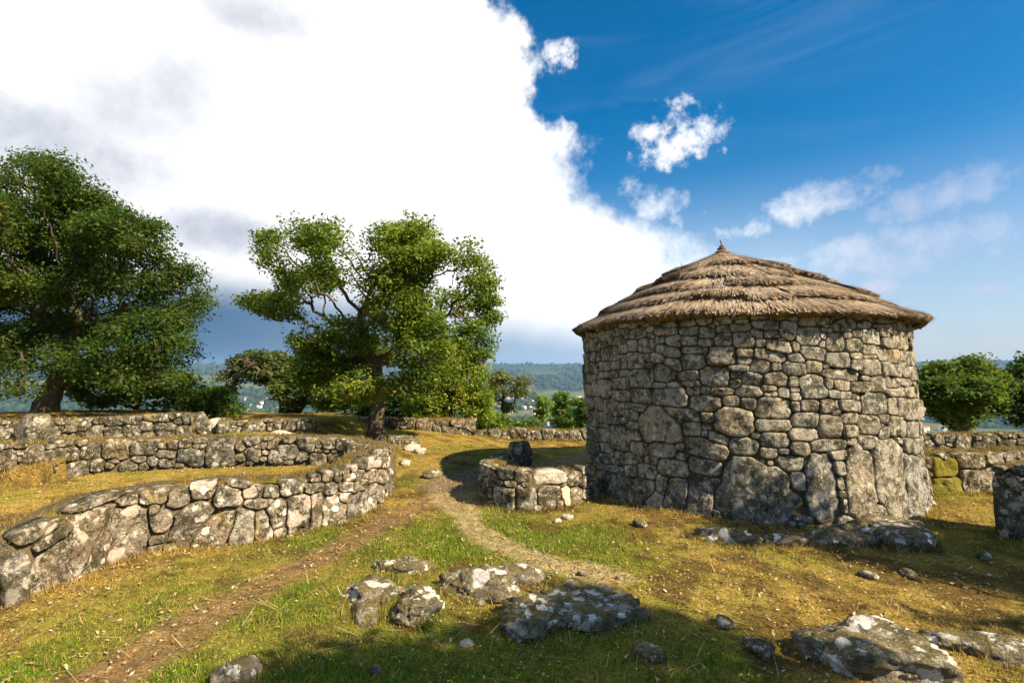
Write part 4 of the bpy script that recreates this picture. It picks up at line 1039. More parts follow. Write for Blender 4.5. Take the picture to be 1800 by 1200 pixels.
def boulder(name, label, x, y, sx, sy, sz, rotz=0., seed=0, mat=None, sink=.35, planes=9, sub=4, rough=.05, cat='rock', grp=None, tintk=None, z=None, tiltx=0., sharp=14.):
    g = np.random.default_rng(seed)
    v, f = ICO[sub]
    nrm = g.normal(size=(planes, 3))
    nrm /= np.linalg.norm(nrm, axis=1)[:, None]
    nrm = np.concatenate([nrm, [[0, 0, 1.]]])
    dist = g.uniform(.55, .95, len(nrm))
    q = np.clip(v @ nrm.T, .02, None) / dist
    r = 1 / (np.power((q**sharp).sum(1) + 1., 1 / sharp))
    p = v * r[:, None] / .8
    nn = fbm(p[:, 0] * 1.9 + seed, p[:, 1] * 1.9, p[:, 2] * 1.9, 5, .6) * rough * 3.2 - np.abs(fbm(p[:, 0] * 4 + seed, p[:, 1] * 4, p[:, 2] * 4, 4, .6)) * rough * 2.0
    p = p * (1 + nn[:, None])
    p = p * np.array([sx, sy, sz])
    if tiltx:
        c, s = math.cos(tiltx), math.sin(tiltx)
        p = np.stack([p[:, 0], p[:, 1] * c - p[:, 2] * s, p[:, 1] * s + p[:, 2] * c], -1)
    c, s = math.cos(rotz), math.sin(rotz)
    p = np.stack([p[:, 0] * c - p[:, 1] * s, p[:, 0] * s + p[:, 1] * c, p[:, 2]], -1)
    p[:, 2] += sz * (1 - 2 * sink)
    zz = float(gh(np.array([x]), np.array([y]))[0]) if z is None else z
    o = link(name, mesh_np(name, p, f, np.full(len(f), 3), None, True), mat or M_ROCK, None, (x, y, zz))
    k = g.uniform(.85, 1.15) if tintk is None else tintk
    o.color = (k, k, k, 1)
    return tag(o, label, cat, grp)


BOULDERS = []


def B(label, x, y, sx, sy, sz, rotz=0., seed=0, **kw):
    BOULDERS.append((x, y, max(sx, sy)))
    return boulder('boulder', label, x, y, sx, sy, sz, rotz, seed, **kw)


og = 'granite outcrop in the foreground turf'
B('broad dark outcrop hump crusted with round white lichen', .48, 3.50, .40, .26, .125, .05, 3, grp=og, sub=5, sink=.56, rough=.15, sharp=18.)
B('low grey outcrop shoulder with speckled bluish lichen', .14, 3.36, .22, .20, .12, .4, 4, grp=og, sub=5, sink=.56, rough=.15, sharp=18.)
B('split outcrop block with a pale lit edge', -.26, 3.86, .26, .2, .12, -.1, 5, grp=og, sub=5, sink=.5, rough=.14, sharp=18.)
B('flat thin slab behind the split outcrop block', .02, 4.05, .20, .12, .09, .1, 6, grp=og, sink=.4)
B('rounded brownish outcrop knob facing the camera', -.63, 3.50, .15, .2, .115, .3, 7, grp=og, sub=5, sink=.5, rough=.14, sharp=18.)
B('pale-crusted outcrop ridge left of the brownish knob', -.98, 3.72, .22, .20, .095, .5, 8, grp=og, sub=5, sink=.5, rough=.14, sharp=18.)
B('small leaning outcrop fin at the lower end of the ridge', -.95, 3.42, .06, .13, .08, .4, 9, grp=og, sink=.4)
B('grey wedge of rock alone in the grass behind the outcrop', -.85, 4.20, .21, .10, .085, .12, 10, grp=og, sub=5, sink=.5, rough=.14, sharp=18.)
B('flat white-lichen patch of rock flush with the grass', .77, 2.98, .09, .08, .035, .3, 11, grp=og, sink=.4)
B('large mossy boulder in the near corner with a bare pale patch', 1.98, 2.92, .29, .30, .17, .35, 12, sub=5, sink=.42, rough=.10, sharp=26.)
B('long pale-edged rock beside the large mossy boulder', 2.78, 2.98, .34, .13, .11, -.35, 13, sub=5, sink=.5, rough=.1)
rg = 'rock ridge at the foot of the hut'
B('dark rock ledge below the big footing slab of the hut', 1.98, 4.92, .30, .16, .12, -.05, 14, grp=rg, sink=.55, rough=.15, sharp=18.)
B('middle dark ledge of the ridge before the hut', 2.55, 4.88, .30, .15, .11, .0, 15, grp=rg, sink=.55, rough=.15, sharp=18.)
B('long shaded ledge at the end of the ridge before the hut', 3.15, 4.95, .32, .17, .14, .05, 16, grp=rg, sink=.55, rough=.15, sharp=18.)
B('angular sunlit rock with pale streaks beside the ridge', 3.62, 4.98, .30, .34, .20, -.5, 17, grp=rg, sub=5, sink=.45, rough=.1)
B('half-buried stone low in the bottom edge of the turf', -1.42, 2.74, .10, .08, .075, .3, 18, sink=.35)
B('upright shade-darkened block of stone at the doorway of the small wall', .12, 8.3, .17, .13, .27, .1, 19, mat=M_RUIN, sink=.12, planes=7, rough=.03, tintk=.6, sharp=30.)  # dark tint carries the hut's shadow that falls on this block
B('sloping dark wedge for the shaded side and shadow of the upright doorway block', -.14, 8.32, .24, .13, .15, .0, 20, mat=M_RUIN, sink=.2, tintk=.6)  # solid wedge shaped and darkened in place of the block's shadow
B('tall rounded standing stone at the far left edge', -6.25, 6.75, .20, .16, .30, .2, 21, mat=M_RUIN, sink=.15, planes=5, rough=.03)
B('upright end stone of the low tumbled wall', -5.0, 8.35, .13, .10, .21, .1, 23, mat=M_RUIN, sink=.12, planes=6, rough=.03)
B('white rounded stone beside the tumbled wall end', -5.02, 8.75, .13, .1, .16, .1, 24, mat=M_PALE, sink=.1, rough=.03, tintk=.8)
B('round-topped stone on the mossy wall remnant', -4.75, 8.5, .11, .09, .17, .1, 25, mat=M_RUIN, sink=.1, rough=.03)
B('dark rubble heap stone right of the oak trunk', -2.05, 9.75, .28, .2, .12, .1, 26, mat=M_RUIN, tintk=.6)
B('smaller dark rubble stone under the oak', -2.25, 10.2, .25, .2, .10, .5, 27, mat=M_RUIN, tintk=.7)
LOOSE = [('yellowish fist-sized stone in the shaded turf below the outcrop', -.26, 3.1, .035), ('grey stone in the shade of the foreground', -.72, 2.78, .035),
         ('pale stone near the foot of the small wall', .6, 5.62, .05), ('second pale stone near the foot of the small wall', .48, 5.5, .035),
         ('small tan stone in grass before the leaning slabs', 1.3, 5.3, .06), ('grey stone left of the large mossy boulder', 1.4, 3.02, .07), ('small grey stone above the large mossy boulder', 1.33, 3.3, .05),
         ('pale stone on the gold grass by the wall corner', -1.62, 9.11, .09), ('flat pale stone on the gold grass under the oak', -1.8, 9.3, .11), ('grey stone on the gold grass below the pale ones', -1.73, 8.37, .08),
         ('flat stone beside the path before the doorway', -1.2, 7.75, .11), ('white flat stone on the turf of the enclosure', -3.9, 5.35, .06),
         ('small stone at the foot of the sunlit angular rock', 4.05, 4.5, .05), ('stone in the shaded grass before the ridge', 3.1, 4.1, .05), ('brown stone in the turf before the ridge', 2.75, 4.05, .05), ('small stone on the worn footpath', .55, 4.1, .035),
         ('pale stone at the wall corner beside the oak trunk', -2.75, 8.7, .08), ('long pale stone lying behind the enclosure wall', -3.7, 8.3, .12), ('bleached stone by the moss-covered wall stub', 5.0, 6.2, .05)]
for i, (lb, x, y, s) in enumerate(LOOSE):
    boulder('loose_stone', lb, x, y, s * 1.2, s * .9, s * .7, i * 1.3, 60 + i, mat=M_PALE if 'pale' in lb or 'white' in lb or 'bleached' in lb or 'yellowish' in lb else M_RUIN, sink=.22, sub=3, cat='stone', rough=.06, tintk=.85)


# ------------------------------------------------------------------ trees
def grow(base, blobs, n_attr, step, kill, rng, trunk_top=None, lean=(0, 0)):
    """branches grow towards points scattered in the crown's clumps"""
    vol = np.array([b[3] * b[4] * b[5] for b in blobs])
    pick = rng.choice(len(blobs), n_attr, p=vol**.75 / (vol**.75).sum())
    u = rng.normal(size=(n_attr, 3)); u /= np.linalg.norm(u, axis=1)[:, None]
    u *= rng.uniform(.25, 1, (n_attr, 1))**.5
    bl = np.array(blobs)
    att = bl[pick, :3] + u * bl[pick, 3:]
    nodes = [np.array(base, float)]
    par = [-1]
    tt = np.array(trunk_top, float)
    L = np.linalg.norm(tt - nodes[0])
    k = max(2, int(L / step))
    for i in range(1, k + 1):
        f = i / k
        nodes.append(nodes[0] * (1 - f) + tt * f + np.array([lean[0], lean[1], 0]) * math.sin(f * math.pi) + rng.normal(0, step * .12, 3))
        par.append(len(nodes) - 2)
    near = np.full(n_attr, 0); nd = np.full(n_attr, 1e9)
    start = k // 2
    for i in range(start, len(nodes)):
        d = np.linalg.norm(att - nodes[i], axis=1)
        m = d < nd
        nd[m] = d[m]; near[m] = i
    alive = np.ones(n_attr, bool)
    for it in range(160):
        if not alive.any():
            break
        idx = near[alive]
        dv = att[alive] - np.array(nodes)[idx]
        dv /= np.linalg.norm(dv, axis=1)[:, None] + 1e-9
        uq, inv = np.unique(idx, return_inverse=True)
        acc = np.zeros((len(uq), 3))
        np.add.at(acc, inv, dv)
        first = len(nodes)
        for q, a in zip(uq, acc):
            a = a / (np.linalg.norm(a) + 1e-9) + rng.normal(0, .28, 3)
            a[2] += .06
            a /= np.linalg.norm(a)
            nodes.append(nodes[q] + a * step)
            par.append(int(q))
        new = np.array(nodes[first:])
        ai = np.where(alive)[0]
        d = np.linalg.norm(att[ai][:, None] - new[None], axis=2)
        j = d.argmin(1); dm = d[np.arange(len(ai)), j]
        m = dm < nd[ai]
        nd[ai[m]] = dm[m]; near[ai[m]] = first + j[m]
        alive[ai[nd[ai] < kill]] = False
        if len(nodes) > 9000:
            break
    return np.array(nodes), np.array(par)


def tree(name, label, base, blobs, trunk_top, trunk_r, leaf_n, leaf_size, seed, n_attr=1500, step=.16, kill=.2, lean=(0, 0), cols=None, spread=.13, flat=.55, grp=None, cat='tree', tone=1.7, gap=.5):
    rng = np.random.default_rng(seed)
    N, par = grow(base, blobs, n_attr, step, kill, rng, trunk_top, lean)
    n = len(N)
    cnt = np.zeros(n)
    haschild = np.zeros(n, bool)
    haschild[par[par >= 0]] = True
    cnt[~haschild] = 1
    for i in range(n - 1, 0, -1):
        cnt[par[i]] += cnt[i]
    r = (cnt / cnt[0])**.5 * trunk_r
    r = np.maximum(r, .0045)
    hgt = np.linalg.norm(N - N[0], axis=1)
    r = r * (1 + .55 * np.exp(-hgt / (trunk_r * 1.6)) * (cnt > cnt[0] * .6))
    # tubes
    ks = 7
    an = np.linspace(0, 2 * np.pi, ks, endpoint=False)
    idx = np.arange(1, n)
    a = N[par[idx]]; b = N[idx]
    d = b - a
    d /= np.linalg.norm(d, axis=1)[:, None] + 1e-9
    ref = np.where(np.abs(d[:, 2:3]) < .9, np.array([[0, 0, 1.]]), np.array([[1., 0, 0]]))
    e1 = np.cross(d, ref); e1 /= np.linalg.norm(e1, axis=1)[:, None]
    e2 = np.cross(d, e1)
    circ = e1[:, None] * np.cos(an)[None, :, None] + e2[:, None] * np.sin(an)[None, :, None]
    ra = np.minimum(r[par[idx]], r[idx] * 1.5)
    va = a[:, None] - d[:, None] * (r[idx] * .3)[:, None, None] + circ * ra[:, None, None]
    vb = b[:, None] + d[:, None] * (r[idx] * .3)[:, None, None] + circ * r[idx][:, None, None]
    root = thing(name, label, cat, tuple(base), grp)
    big = r[idx] > trunk_r * .42
    for nm, sel in (('trunk', big), ('branches', ~big)):
        if not sel.any():
            continue
        m = int(sel.sum())
        V = np.concatenate([va[sel], vb[sel]], 1).reshape(-1, 3) - N[0]
        V = V + (fbm(V[:, 0] * 9, V[:, 1] * 9, V[:, 2] * 4, 3)[:, None] * .02 if nm == 'trunk' else 0)
        i0 = (np.arange(m) * 2 * ks)[:, None]
        k0 = np.arange(ks)[None]
        k1 = (k0 + 1) % ks
        F = np.stack([i0 + k0, i0 + k1, i0 + ks + k1, i0 + ks + k0], -1).reshape(-1, 4)
        link(nm, mesh_np(nm, V, F, np.full(len(F), 4), None, True), M_BARK, root)
    # leaves in sprays round the twig ends
    tw = np.where((cnt <= 3) & (np.arange(n) > 5))[0]
    dens = fbm(N[tw, 0] * 1.7 + seed, N[tw, 1] * 1.7, N[tw, 2] * 1.7, 3)
    wgt = np.clip(.62 + dens * 2.4, .015 if gap > .3 else .2, 2.)
    wgt = wgt / wgt.sum()
    pick = rng.choice(tw, leaf_n, p=wgt)
    off = np.clip(rng.normal(0, spread, (leaf_n, 3)), -1.7 * spread, 1.7 * spread) * np.array([1, 1, flat])
    P = N[pick] + off
    nrm = rng.normal(0, .55, (leaf_n, 3)) + np.array([0, 0, .75]) + off / spread * .25
    nrm /= np.linalg.norm(nrm, axis=1)[:, None]
    t = rng.normal(size=(leaf_n, 3))
    t -= (t * nrm).sum(1)[:, None] * nrm
    t /= np.linalg.norm(t, axis=1)[:, None]
    bt = np.cross(nrm, t)
    sz = leaf_size * rng.uniform(.5, 1.5, leaf_n)[:, None]
    q = P - N[0]
    droop = nrm * sz * .12
    V = np.stack([q - t * sz * .5, q + bt * sz * .3 + droop, q + t * sz * .55, q - bt * sz * .3 + droop], 1).reshape(-1, 3)
    F = np.arange(leaf_n * 4).reshape(-1, 4)
    c1, c2, c3 = [np.array(c) for c in (cols or ((.05, .085, .010), (.125, .15, .018), (.21, .18, .03)))]
    clump = np.clip(.5 + 1.1 * fbm(P[:, 0] * 1.6 + seed, P[:, 1] * 1.6, P[:, 2] * 1.6, 3) + rng.normal(0, .2, leaf_n), 0, 1)[:, None]
    c = c1 * (1 - clump) + c2 * clump
    yel = (rng.random(leaf_n) < .03 + .16 * sstep(fbm(P[:, 0] * 1.4, P[:, 1] * 1.4 + seed, P[:, 2] * 1.4, 3), .1, .5))[:, None]
    c = np.where(yel, c3, c) * tone * rng.uniform(.65, 1.4, (leaf_n, 1))
    link('crown', mesh_np('crown', V, F, np.full(leaf_n, 4), np.repeat(c, 4, 0), False), M_LEAF, root)
    return root


def zg(x, y):
    return float(gh(np.array([x]), np.array([y]))[0])


def T(key, name, label, bx, by, top, tr, ln, ls, seed, **kw):
    return tree(name, label, (bx, by, zg(bx, by) - .05), TREE_BLOBS[key], top, tr, ln, ls, seed, **kw)


T('oak_mid', 'oak_tree', 'broad sunlit oak with a dark trunk behind the curving wall', -2.6, 9.82, (-2.7, 9.9, 1.9), .14, 105000, .058, 31, n_attr=2600, step=.15, kill=.19, spread=.125, lean=(.08, 0))
T('oak_left', 'oak_tree', 'tallest dense dark green oak filling the left edge', -9.36, 10.31, (-8.9, 10.4, 2.5), .17, 190000, .056, 32, n_attr=3200, step=.17, kill=.22, spread=.15, tone=1.2, gap=.2, cols=((.030, .062, .010), (.075, .115, .016), (.15, .125, .025)))
T('oak_small', 'oak_tree', 'small grey-green oak with a bent trunk beyond the boundary wall', -6.25, 14.0, (-6.6, 14.0, 1.4), .13, 13000, .085, 33, n_attr=700, lean=(.25, 0), spread=.11, cols=((.035, .055, .02), (.075, .09, .03), (.14, .12, .05)))
T('oak_lean', 'oak_tree', 'shaded oak on a thick slanting trunk behind the broad oak', -5.85, 13.4, (-5.3, 13.4, 1.05), .17, 10000, .085, 34, n_attr=500, spread=.12, cols=((.035, .065, .012), (.07, .10, .018), (.13, .12, .03)))
T('bush_right', 'leafy_bush', 'yellow-green bush right of the oak trunk on the brow', -1.5, 13.0, (-1.5, 13.0, .6), .09, 24000, .07, 35, n_attr=900, spread=.13, gap=0, cols=((.07, .11, .012), (.16, .19, .02), (.24, .20, .03)), cat='bush')
T('slim', 'slender_tree', 'thin pale-stemmed tree with sparse foliage on the brow', -.2, 14.5, (-.25, 14.5, .6), .06, 3000, .075, 36, n_attr=420, spread=.1, cols=((.05, .07, .02), (.10, .11, .03), (.18, .15, .05)))
T('sap1', 'young_tree', 'leftmost small green sapling below the brow near the hut', 1.02, 17., (1.02, 17., -.2), .035, 1500, .085, 37, n_attr=160, spread=.1, gap=0, cols=((.06, .11, .015), (.12, .17, .025), (.17, .17, .03)))
T('sap2', 'young_tree', 'bushy darker sapling below the brow between two slimmer ones', 1.77, 18., (1.77, 18., -.4), .05, 4200, .09, 38, n_attr=220, spread=.12, gap=0, cols=((.04, .085, .015), (.085, .13, .022), (.14, .15, .03)))
T('sap3', 'young_tree', 'sapling half hidden by the left edge of the hut', 2.35, 17., (2.35, 17., -.3), .04, 3600, .09, 39, n_attr=200, spread=.12, gap=0, cols=((.04, .085, .015), (.085, .13, .022), (.14, .15, .03)))
T('right1', 'oak_tree', 'round-crowned oak beyond the wall right of the hut', 11.4, 13.0, (11.4, 13.0, .9), .15, 26000, .09, 40, n_attr=1100, spread=.13, tone=1.2, cols=((.035, .075, .010), (.09, .125, .016), (.15, .14, .025)))
T('right2', 'oak_tree', 'dark oak cut off by the right edge beyond the wall', 14.4, 14.0, (14.3, 14.0, 1.0), .15, 20000, .09, 41, n_attr=900, spread=.13, tone=1.1, cols=((.030, .062, .010), (.075, .105, .014), (.13, .12, .02)))
# dark undergrowth behind the tall oak and shrubs along the brow
UG = [('dark shrub under the tall oak behind the tumbled wall', (-8.9, 12.2), [(-8.9, 12.2, 1.3, .9, .8, .7), (-8.0, 12.2, 1.1, .6, .6, .5), (-10., 12.4, 1.3, .9, .8, .7)], 16000),
      ('low shrub at the drooping edge of the tall oak', (-6.6, 11.4), [(-6.7, 11.4, .85, .45, .4, .35), (-6.3, 11.4, .7, .3, .3, .25)], 4500),
      ('small green shrub poking above the boundary wall', (-7.6, 13.2), [(-7.6, 13.2, .62, .28, .25, .2)], 1600),
      ('low shrub below the slender tree on the brow', (-.7, 13.6), [(-.55, 13.6, .15, .5, .4, .25), (.35, 13.7, .1, .4, .35, .25)], 4500),
      ('low dark shrub behind the trunk of the broad oak', (-3.6, 13.2), [(-3.4, 13.2, .75, .9, .6, .45), (-2.5, 13.2, .6, .7, .5, .4)], 9000)]
for i, (lb, (x, y), bl, ln) in enumerate(UG):
    tree('shrub', lb, (x, y, zg(x, y) - .05), bl, (x, y, bl[0][2] - bl[0][5] * .7), .05, ln, .085, 50 + i, n_attr=260, spread=.14, gap=0, cat='shrub', cols=((.035, .07, .010), (.085, .12, .016), (.15, .14, .03)))
# two oaks just outside the view, up-sun: their crowns dapple the foreground
for i, (x, y, lb, bl) in enumerate([
        (5.4, -1.2, 'oak beside the viewpoint shading the near turf', [(5.07, 0.47, 4.4, 0.5, 0.3, 0.35), (4.4, 0.07, 4.4, 0.5, 0.26, 0.35), (3.34, 0.2, 4.1, 0.42, 0.24, 0.3), (5.4, -0.03, 4.6, 0.6, 0.4, 0.4), (4.1, -0.48, 4.6, 0.6, 0.4, 0.4), (6.0, -0.58, 5.2, 0.9, 0.7, 0.5), (4.9, -1.08, 5.4, 0.9, 0.7, 0.5)]),
        (9.4, 1.0, 'oak beside the viewpoint shading the turf before the hut', [(7.54, 1.62, 4.0, 0.5, 0.36, 0.35), (6.94, 2.22, 4.0, 0.5, 0.32, 0.35), (8.49, 1.77, 4.1, 0.6, 0.4, 0.4), (6.34, 2.77, 4.0, 0.42, 0.24, 0.25), (5.94, 2.32, 4.0, 0.4, 0.22, 0.3), (6.94, 0.72, 4.1, 0.4, 0.3, 0.3), (9.09, 1.27, 4.7, 0.9, 0.7, 0.5), (9.79, 0.77, 5.2, 1.0, 0.9, 0.6)])]):
    tree('oak_tree', lb, (x, y, -.05), bl, (x - .2, y + .2, 2.6), .2, (11000, 17000)[i], .085, 70 + i, n_attr=1300, step=.2, kill=.24, spread=.14)


# ------------------------------------------------------------------ turf: blades, dry leaves, small flowers
def view_pts(n, r0, r1, rng, half=50.):
    r = rng.uniform(r0, r1, n)
    a = np.radians(rng.uniform(-half, half, n))
    return np.sin(a) * r, np.cos(a) * r, r


def free(x, y):
    ok = np.hypot(x - HUT_C[0], y - HUT_C[1]) > HUT_R + .06
    for bx, by, s in BOULDERS:
        ok &= np.hypot(x - bx, y - by) > s * .72
    return ok


def blades(x, y, z, col, h, w, rng):
    n = len(x)
    a = rng.uniform(0, 2 * np.pi, n)
    dx_, dy_ = np.cos(a) * w, np.sin(a) * w
    lx, ly = rng.normal(0, .45, n) * h, rng.normal(0, .45, n) * h
    V = np.stack([np.stack([x - dx_, y - dy_, z - .004], -1), np.stack([x + dx_, y + dy_, z - .004], -1), np.stack([x + lx, y + ly, z + h], -1)], 1)
    return V.reshape(-1, 3), np.repeat(col, 3, 0)


rng = np.random.default_rng(77)
VS, CS = [], []
x, y, r = view_pts(480000, 2.2, 12.6, rng)
c, bare = gcol(x, y)
tuft = .5 + .5 * fbm(x * 7, y * 7, 3.3, 3)
lushy = np.clip((c[:, 1] - c[:, 0]) * 8 + .75, .3, 1.3)
ok = free(x, y) & (rng.random(len(x)) > bare * 1.05) & (rng.random(len(x)) < .35 + .8 * tuft)
x, y, r, c, tuft, lushy = x[ok], y[ok], r[ok], c[ok], tuft[ok], lushy[ok]
h = rng.uniform(.012, .042, len(x)) * (.5 + .9 * tuft + 1.3 * sstep(tuft, .72, .95)) * lushy * (.85 + r * .03)
w = .0016 + .00055 * r * rng.uniform(.6, 1.2, len(x))
cc = c * rng.uniform(.5, 1.75, (len(x), 1)) * np.array([1.05, 1.08, .95])
straw_ = rng.random(len(x)) < .18
cc[straw_] = np.array([.42, .30, .10]) * rng.uniform(.6, 1.1, (straw_.sum(), 1))
v, q = blades(x, y, gh(x, y), np.clip(cc, .01, .7), h, w, rng)
VS.append(v); CS.append(q)
EDGE = []                                       # longer tufts against the foot of the stonework and the rocks
for path in (FRONT_PATH, BACK_PATH, SMALL_PATH, THIRD_PATH, MOSS_PATH, FAR2_PATH):
    S_, X_, Y_ = smooth_path(path, .01)
    k = int(S_[-1] * 900)
    i = rng.integers(1, len(S_) - 1, k)
    tx_, ty_ = np.gradient(X_)[i], np.gradient(Y_)[i]
    L2 = np.hypot(tx_, ty_) + 1e-9
    o_ = np.abs(rng.normal(0, .05, k)) + .015
    EDGE.append(np.stack([X_[i] + ty_ / L2 * o_, Y_[i] - tx_ / L2 * o_], -1))
th_ = rng.uniform(0, 2 * np.pi, 9000)
o_ = HUT_R + .09 + np.abs(rng.normal(0, .06, 9000))
EDGE.append(np.stack([HUT_C[0] + np.sin(th_) * o_, HUT_C[1] + np.cos(th_) * o_], -1))
for bx, by, s in BOULDERS:
    k = int(900 * s / .2)
    th_ = rng.uniform(0, 2 * np.pi, k)
    o_ = s * rng.uniform(.55, 1.15, k)
    EDGE.append(np.stack([bx + np.sin(th_) * o_, by + np.cos(th_) * o_], -1))
E_ = np.concatenate(EDGE)
E_ = E_[(fbm(E_[:, 0] * 5, E_[:, 1] * 5, 7.7, 3) + rng.normal(0, .3, len(E_))) > -.1]
c, bare = gcol(E_[:, 0], E_[:, 1])
rd = np.hypot(E_[:, 0], E_[:, 1])
k = len(E_)
tc = np.where((rng.random(k) < .45)[:, None], np.array([.40, .28, .10]), c) * rng.uniform(.5, 1.4, (k, 1))
v, q = blades(E_[:, 0], E_[:, 1], gh(E_[:, 0], E_[:, 1]), tc, rng.uniform(.02, .085, k) * rng.uniform(.4, 1, k), .0016 + .0005 * rd, rng)
VS.append(v); CS.append(q)
for wv, wc in TURF_PTS:                        # tussocks on the wall tops
    k = min(9000, len(wv) * 5)
    i = rng.integers(0, len(wv), k)
    p = wv[i] + np.stack([rng.normal(0, .025, k), rng.normal(0, .025, k), np.zeros(k)], -1)
    rd = np.hypot(p[:, 0], p[:, 1])
    tc = np.where((rng.random(k) < .6)[:, None], np.array([.30, .19, .06]), wc[i]) * rng.uniform(.5, 1.3, (k, 1))
    v, q = blades(p[:, 0], p[:, 1], p[:, 2], tc, rng.uniform(.015, .05, k), .002 + .0006 * rd, rng)
    VS.append(v); CS.append(q)
V = np.concatenate(VS); Cc = np.concatenate(CS)
nb3 = len(V) // 3
grass = link('grass', mesh_np('grass', V, np.arange(nb3 * 3), np.full(nb3, 3), Cc, False), M_GRASS)
tag(grass, 'short green and straw-coloured grass over the hilltop', 'grass', kind='stuff')

n = 34000
x, y, r = view_pts(n, 2.3, 10.5, rng)
dens = .28 + .3 * sstep(x, .8, 2.) + .45 * fbm(x * 1.3, y * 1.3, 4., 3)
dens = dens + .9 * sstep(seg_dist(x, y, FRONT_PATH[:8]), .8, .1) + .7 * np.exp(-((x - 4.9)**2 + (y - 5.9)**2) / .7) + .35 * sstep(seg_dist(x, y, TRACK), .5, .1) + .3 * sstep(seg_dist(x, y, FOOTPATH), .5, .1)
ok = (rng.random(n) < dens) & free(x, y)
x, y, r = x[ok], y[ok], r[ok]
n = len(x)
z = gh(x, y) + rng.uniform(.006, .022, n)
a = rng.uniform(0, 2 * np.pi, n)
sz = rng.uniform(.007, .018, n) * (.7 + .07 * r)
tl = rng.normal(0, .35, (n, 2))
u = np.stack([np.cos(a), np.sin(a), tl[:, 0]], -1) * sz[:, None]
wv = np.stack([-np.sin(a), np.cos(a), tl[:, 1]], -1) * sz[:, None] * .5
P = np.stack([x, y, z], -1)
V = np.stack([P - u, P + wv, P + u, P - wv], 1).reshape(-1, 3)
pal = np.array([[.34, .19, .07], [.24, .115, .045], [.50, .36, .19], [.16, .085, .04], [.58, .48, .32]])
cl_ = pal[rng.choice(5, n, p=[.35, .25, .2, .12, .08])] * rng.uniform(.7, 1.2, (n, 1))
lit = link('dry_leaves', mesh_np('dry_leaves', V, np.arange(4 * n), np.full(n, 4), np.repeat(cl_, 4, 0), False), M_LITTER)
tag(lit, 'fallen dry oak leaves scattered over the turf', 'leaf litter', kind='stuff')
n = 700
x, y, r = view_pts(n, 2.4, 5.5, rng, 46)
ok = free(x, y) & (fbm(x * 1.7, y * 1.7, 9., 2) > .05) & (path_mask(x, y)[0] < .3)
x, y = x[ok], y[ok]
n = len(x)
P = np.stack([x, y, gh(x, y) + rng.uniform(.02, .04, n)], -1)
s = .0065
V = np.stack([P + np.array(q) * s for q in ((-1, 0, .1), (0, -1, .1), (1, 0, .1), (0, 1, .1))], 1).reshape(-1, 3)
fl = link('small_flowers', mesh_np('small_flowers', V, np.arange(4 * n), np.full(n, 4), np.tile([[.75, .62, .06]], (4 * n, 1)), False), M_LITTER)
tag(fl, 'tiny yellow flowers dotted through the near grass', 'flowers', kind='stuff')


# loose grit and pebbles on the worn ground
n = 7000
x, y, r = view_pts(n, 2.3, 9., rng, 46)
pa, pb, pc = path_mask(x, y)
ok = (rng.random(n) < .10 + .75 * np.maximum(np.maximum(pa, pb), pc)) & free(x, y)
x, y = x[ok], y[ok]
n = len(x)
v, f = ICO[1]
s = rng.gamma(2., .0024, n) + .003
V = v[None] * (1 + rng.uniform(-.3, .3, (n, len(v), 1))) * np.stack([s * rng.uniform(.8, 1.6, n), s, s * .6], -1)[:, None] + np.stack([x, y, gh(x, y) + s * .25], -1)[:, None]
F = f[None] + (np.arange(n) * len(v))[:, None, None]
pc_ = np.array([[.33, .26, .17]]) * rng.uniform(.5, 1.5, (n, 1))
tag(link('pebbles', mesh_np('pebbles', V.reshape(-1, 3), F.ravel(), np.full(n * len(f), 3), np.repeat(pc_, len(v), 0), False), M_TURF), 'loose grit and pebbles along the worn paths', 'pebbles', kind='stuff')
# dead stalks and twigs
n = 900
x, y, r = view_pts(n, 2.4, 6.5, rng, 47)
ok = free(x, y)
x, y = x[ok], y[ok]
n = len(x)
a = rng.uniform(0, 2 * np.pi, n); ln = rng.uniform(.04, .22, n); w = rng.uniform(.0012, .003, n)
P0 = np.stack([x, y, gh(x, y) + .012], -1)
P1 = np.stack([x + np.cos(a) * ln, y + np.sin(a) * ln, gh(x, y) + .012 + rng.uniform(0, .05, n)], -1)
sd_ = np.stack([-np.sin(a) * w, np.cos(a) * w, np.zeros(n)], -1)
V = np.stack([P0 - sd_, P0 + sd_, P1 + sd_ * .5, P1 - sd_ * .5], 1).reshape(-1, 3)
ct = np.where((rng.random((n, 1)) < .6), np.array([[.50, .38, .18]]), np.array([[.16, .10, .06]])) * rng.uniform(.6, 1.2, (n, 1))
tag(link('dead_stalks', mesh_np('dead_stalks', V, np.arange(4 * n), np.full(n, 4), np.repeat(ct, 4, 0), False), M_LITTER), 'dead grass stalks and twigs lying in the turf', 'stalks', kind='stuff')


# ------------------------------------------------------------------ the valley: woods, houses
rng = np.random.default_rng(99)
n = 15000
r = np.exp(rng.uniform(math.log(420), math.log(5600), n))
a = np.radians(rng.uniform(-48, 48, n))
x, y = np.sin(a) * r, np.cos(a) * r
ok = fbm(x / 260., y / 260., 3., 4) < .10
x, y, r = x[ok], y[ok], r[ok]
n = len(x)
z = gh(x, y)
v, f = ICO[1]
s = rng.uniform(3.5, 8., n) * (1 + r / 2600.)
hh = s * rng.uniform(.7, 1.2, n)
jit = 1 + rng.uniform(-.22, .22, (n, len(v), 1))
V = v[None] * jit * np.stack([s, s, hh], -1)[:, None] + np.stack([x, y, z + hh * .6], -1)[:, None]
F = f[None] + (np.arange(n) * len(v))[:, None, None]
ct = np.array([.020, .040, .014]) * rng.uniform(.6, 1.7, (n, 1)) * np.where(rng.random((n, 1)) < .2, np.array([[1.5, 1.3, .9]]), 1.)
